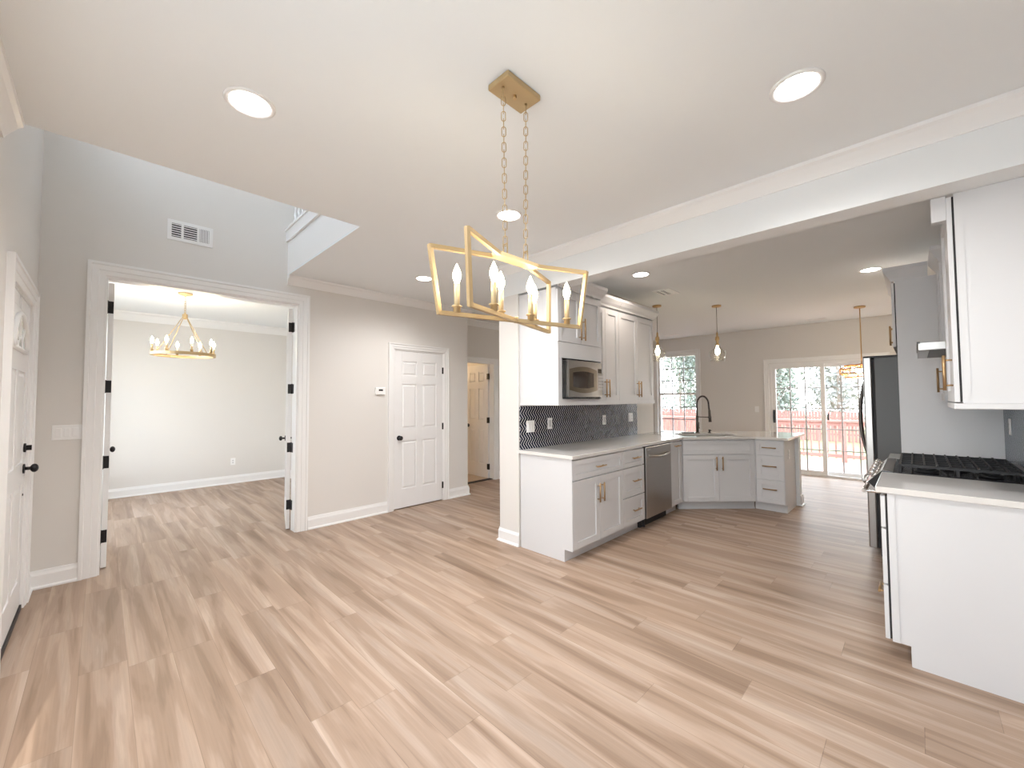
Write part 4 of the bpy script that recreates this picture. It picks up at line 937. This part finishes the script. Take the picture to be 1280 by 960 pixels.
# bathroom wall lamp
t = thing('vanity_light', 'small warm lamp on the bathroom wall beyond the hall door', 'wall lamp', (-7.2, 4.45, 2.1))
obj('backplate', MB().box(-7.28, -7.26, 4.25, 4.65, 2.05, 2.15), BRASS, t, True); obj('shade', MB().cyl((-7.19, 4.45, 2.04), (-7.19, 4.45, 2.16), 0.045, 0.055, n=16), BULBS, t, True)
obj('arm', MB().cyl((-7.26, 4.45, 2.10), (-7.19, 4.45, 2.10), 0.008, n=8), BRASS, t, True)
plight(t, (-7.08, 4.45, 2.1), 8, (1.0, 0.66, 0.36), 0.05)

# ------------------------------------------------------------------ outside
GZ = -1.2
single('lawn', MB().box(-45, 30, 9.16, 75, GZ-0.1, GZ), GRASS, 'sunlit lawn beyond the deck', 'lawn', kind='structure')
single('ground', MB().box(-45, 30, -40, -0.9, -0.5, -0.4), mat('pale_concrete', (0.5, 0.49, 0.47), 0.9, vary=(0.1, 2)), 'front yard ground', 'ground', kind='structure')
t = thing('deck', 'reddish wooden deck outside the sliding door', 'deck', (-2.5, 10.7, GZ))
b = MB()
for k in range(21): b.box(-8.0, 3.0, 9.17+k*0.146, 9.17+k*0.146+0.138, -0.13, -0.10)
obj('deck_boards', b, DECKW, t, True)
obj('rim_joist', MB().box(-8, 3, 12.19, 12.23, -0.36, -0.13), REDWOOD, t, True)
for x in (-7.5, -5, -2.5, 0, 2.5): obj('deck_post', MB().box(x-0.06, x+0.06, 12.0, 12.12, GZ, -0.13), REDWOOD, t, True)
t = thing('deck_railing', 'redwood railing with thin balusters at the edge of the deck', 'railing', (-2.5, 12.1, -0.10))
obj('top_rail', MB().box(-8, 3, 12.03, 12.17, 0.83, 0.87), REDWOOD, t, True); obj('upper_rail', MB().box(-8, 3, 12.075, 12.115, 0.73, 0.82), REDWOOD, t, True); obj('lower_rail', MB().box(-8, 3, 12.075, 12.115, 0.0, 0.08), REDWOOD, t, True)
for k in range(7):
    x = -6.75+k*1.85; obj('post', MB().box(x-0.05, x+0.05, 12.05, 12.15, -0.10, 0.83), REDWOOD, t, True)
for k in range(70):
    x = -7.95+k*0.157; obj('baluster', MB().box(x-0.016, x+0.016, 12.116, 12.15, -0.02, 0.80), REDWOOD, t, True)
for j in range(8):
    x0 = -34+j*6.0
    t = thing('picket_fence', ('section of reddish board fence at the back of the yard, number from left ' + str(j+1)), 'fence', (x0+3, 30, GZ), 0, 'board fence sections at the back of the yard')
    t['label'] = 'section of reddish board fence across the back of the yard'
    b = MB()
    for k in range(40):
        hh = 1.78+random.uniform(-0.03, 0.03); x = x0+k*0.15; b.prism([(x, 29.98), (x+0.125, 29.98), (x+0.125, 30.0), (x, 30.0)], GZ+0.03, GZ+hh)
    obj('boards', b, FENCEW, t, True)
    obj('rails', MB().box(x0, x0+6, 30.0, 30.05, GZ+0.4, GZ+0.5).box(x0, x0+6, 30.0, 30.05, GZ+1.35, GZ+1.45), REDWOOD, t, True)
    obj('post', MB().box(x0+2.95, x0+3.05, 30.05, 30.15, GZ, GZ+1.75), REDWOOD, t, True)
def tree(label, x, y, h, r, leaf, seed, nl):
    rd = random.Random(seed)
    t = thing('tree', label, 'tree', (x, y, GZ), 0, 'bare and leafy trees behind the fence')
    b = MB(); b.tube([(x+rd.uniform(-.1, .1)*k, y, GZ+h*k/6) for k in range(7)], [r*(1-0.13*k) for k in range(7)], 8)
    tips = []
    for k in range(26):
        z = GZ+h*rd.uniform(0.08, 0.95); a = rd.uniform(0, 2*PI); L = h*rd.uniform(0.06, 0.10)
        p1 = Vector((x, y, z)); p2 = p1+Vector((math.cos(a)*L*0.6, math.sin(a)*L*0.6, L*0.5)); p3 = p2+Vector((math.cos(a+.4)*L*0.5, math.sin(a+.4)*L*0.5, L*0.45))
        b.tube([p1, p2, p3], [r*0.32, r*0.2, r*0.08], 5); tips += [p2, p3]
    obj('trunk', b, BARK, t, True)
    f = MB()
    for k in range(nl):
        c = rd.choice(tips)+Vector((rd.uniform(-.6, .6), rd.uniform(-.6, .6), rd.gauss(0, .7))); s = rd.uniform(0.08, 0.2)
        u = Vector((rd.gauss(0, 1), rd.gauss(0, 1), rd.gauss(0, 1))).normalized(); v = u.orthogonal().normalized()
        vs = [f.bm.verts.new(c+u*s*p+v*s*q*0.6) for p, q in ((-1, 0), (0, -1), (1, 0), (0, 1))]; f.bm.faces.new(vs)
    obj('foliage', f, leaf, t, True)
for i in range(12):
    x, y = ((-17.0+i*3.4, 33.0) if i < 6 else (-19.5+(i-6)*3.7, 41.0))
    tree('tall thin tree beyond the board fence', x, y, (10.5, 12, 9.5)[i % 3], (0.16, 0.11, 0.20)[i % 3], LEAFA if i % 2 else LEAFB, i, 2200)
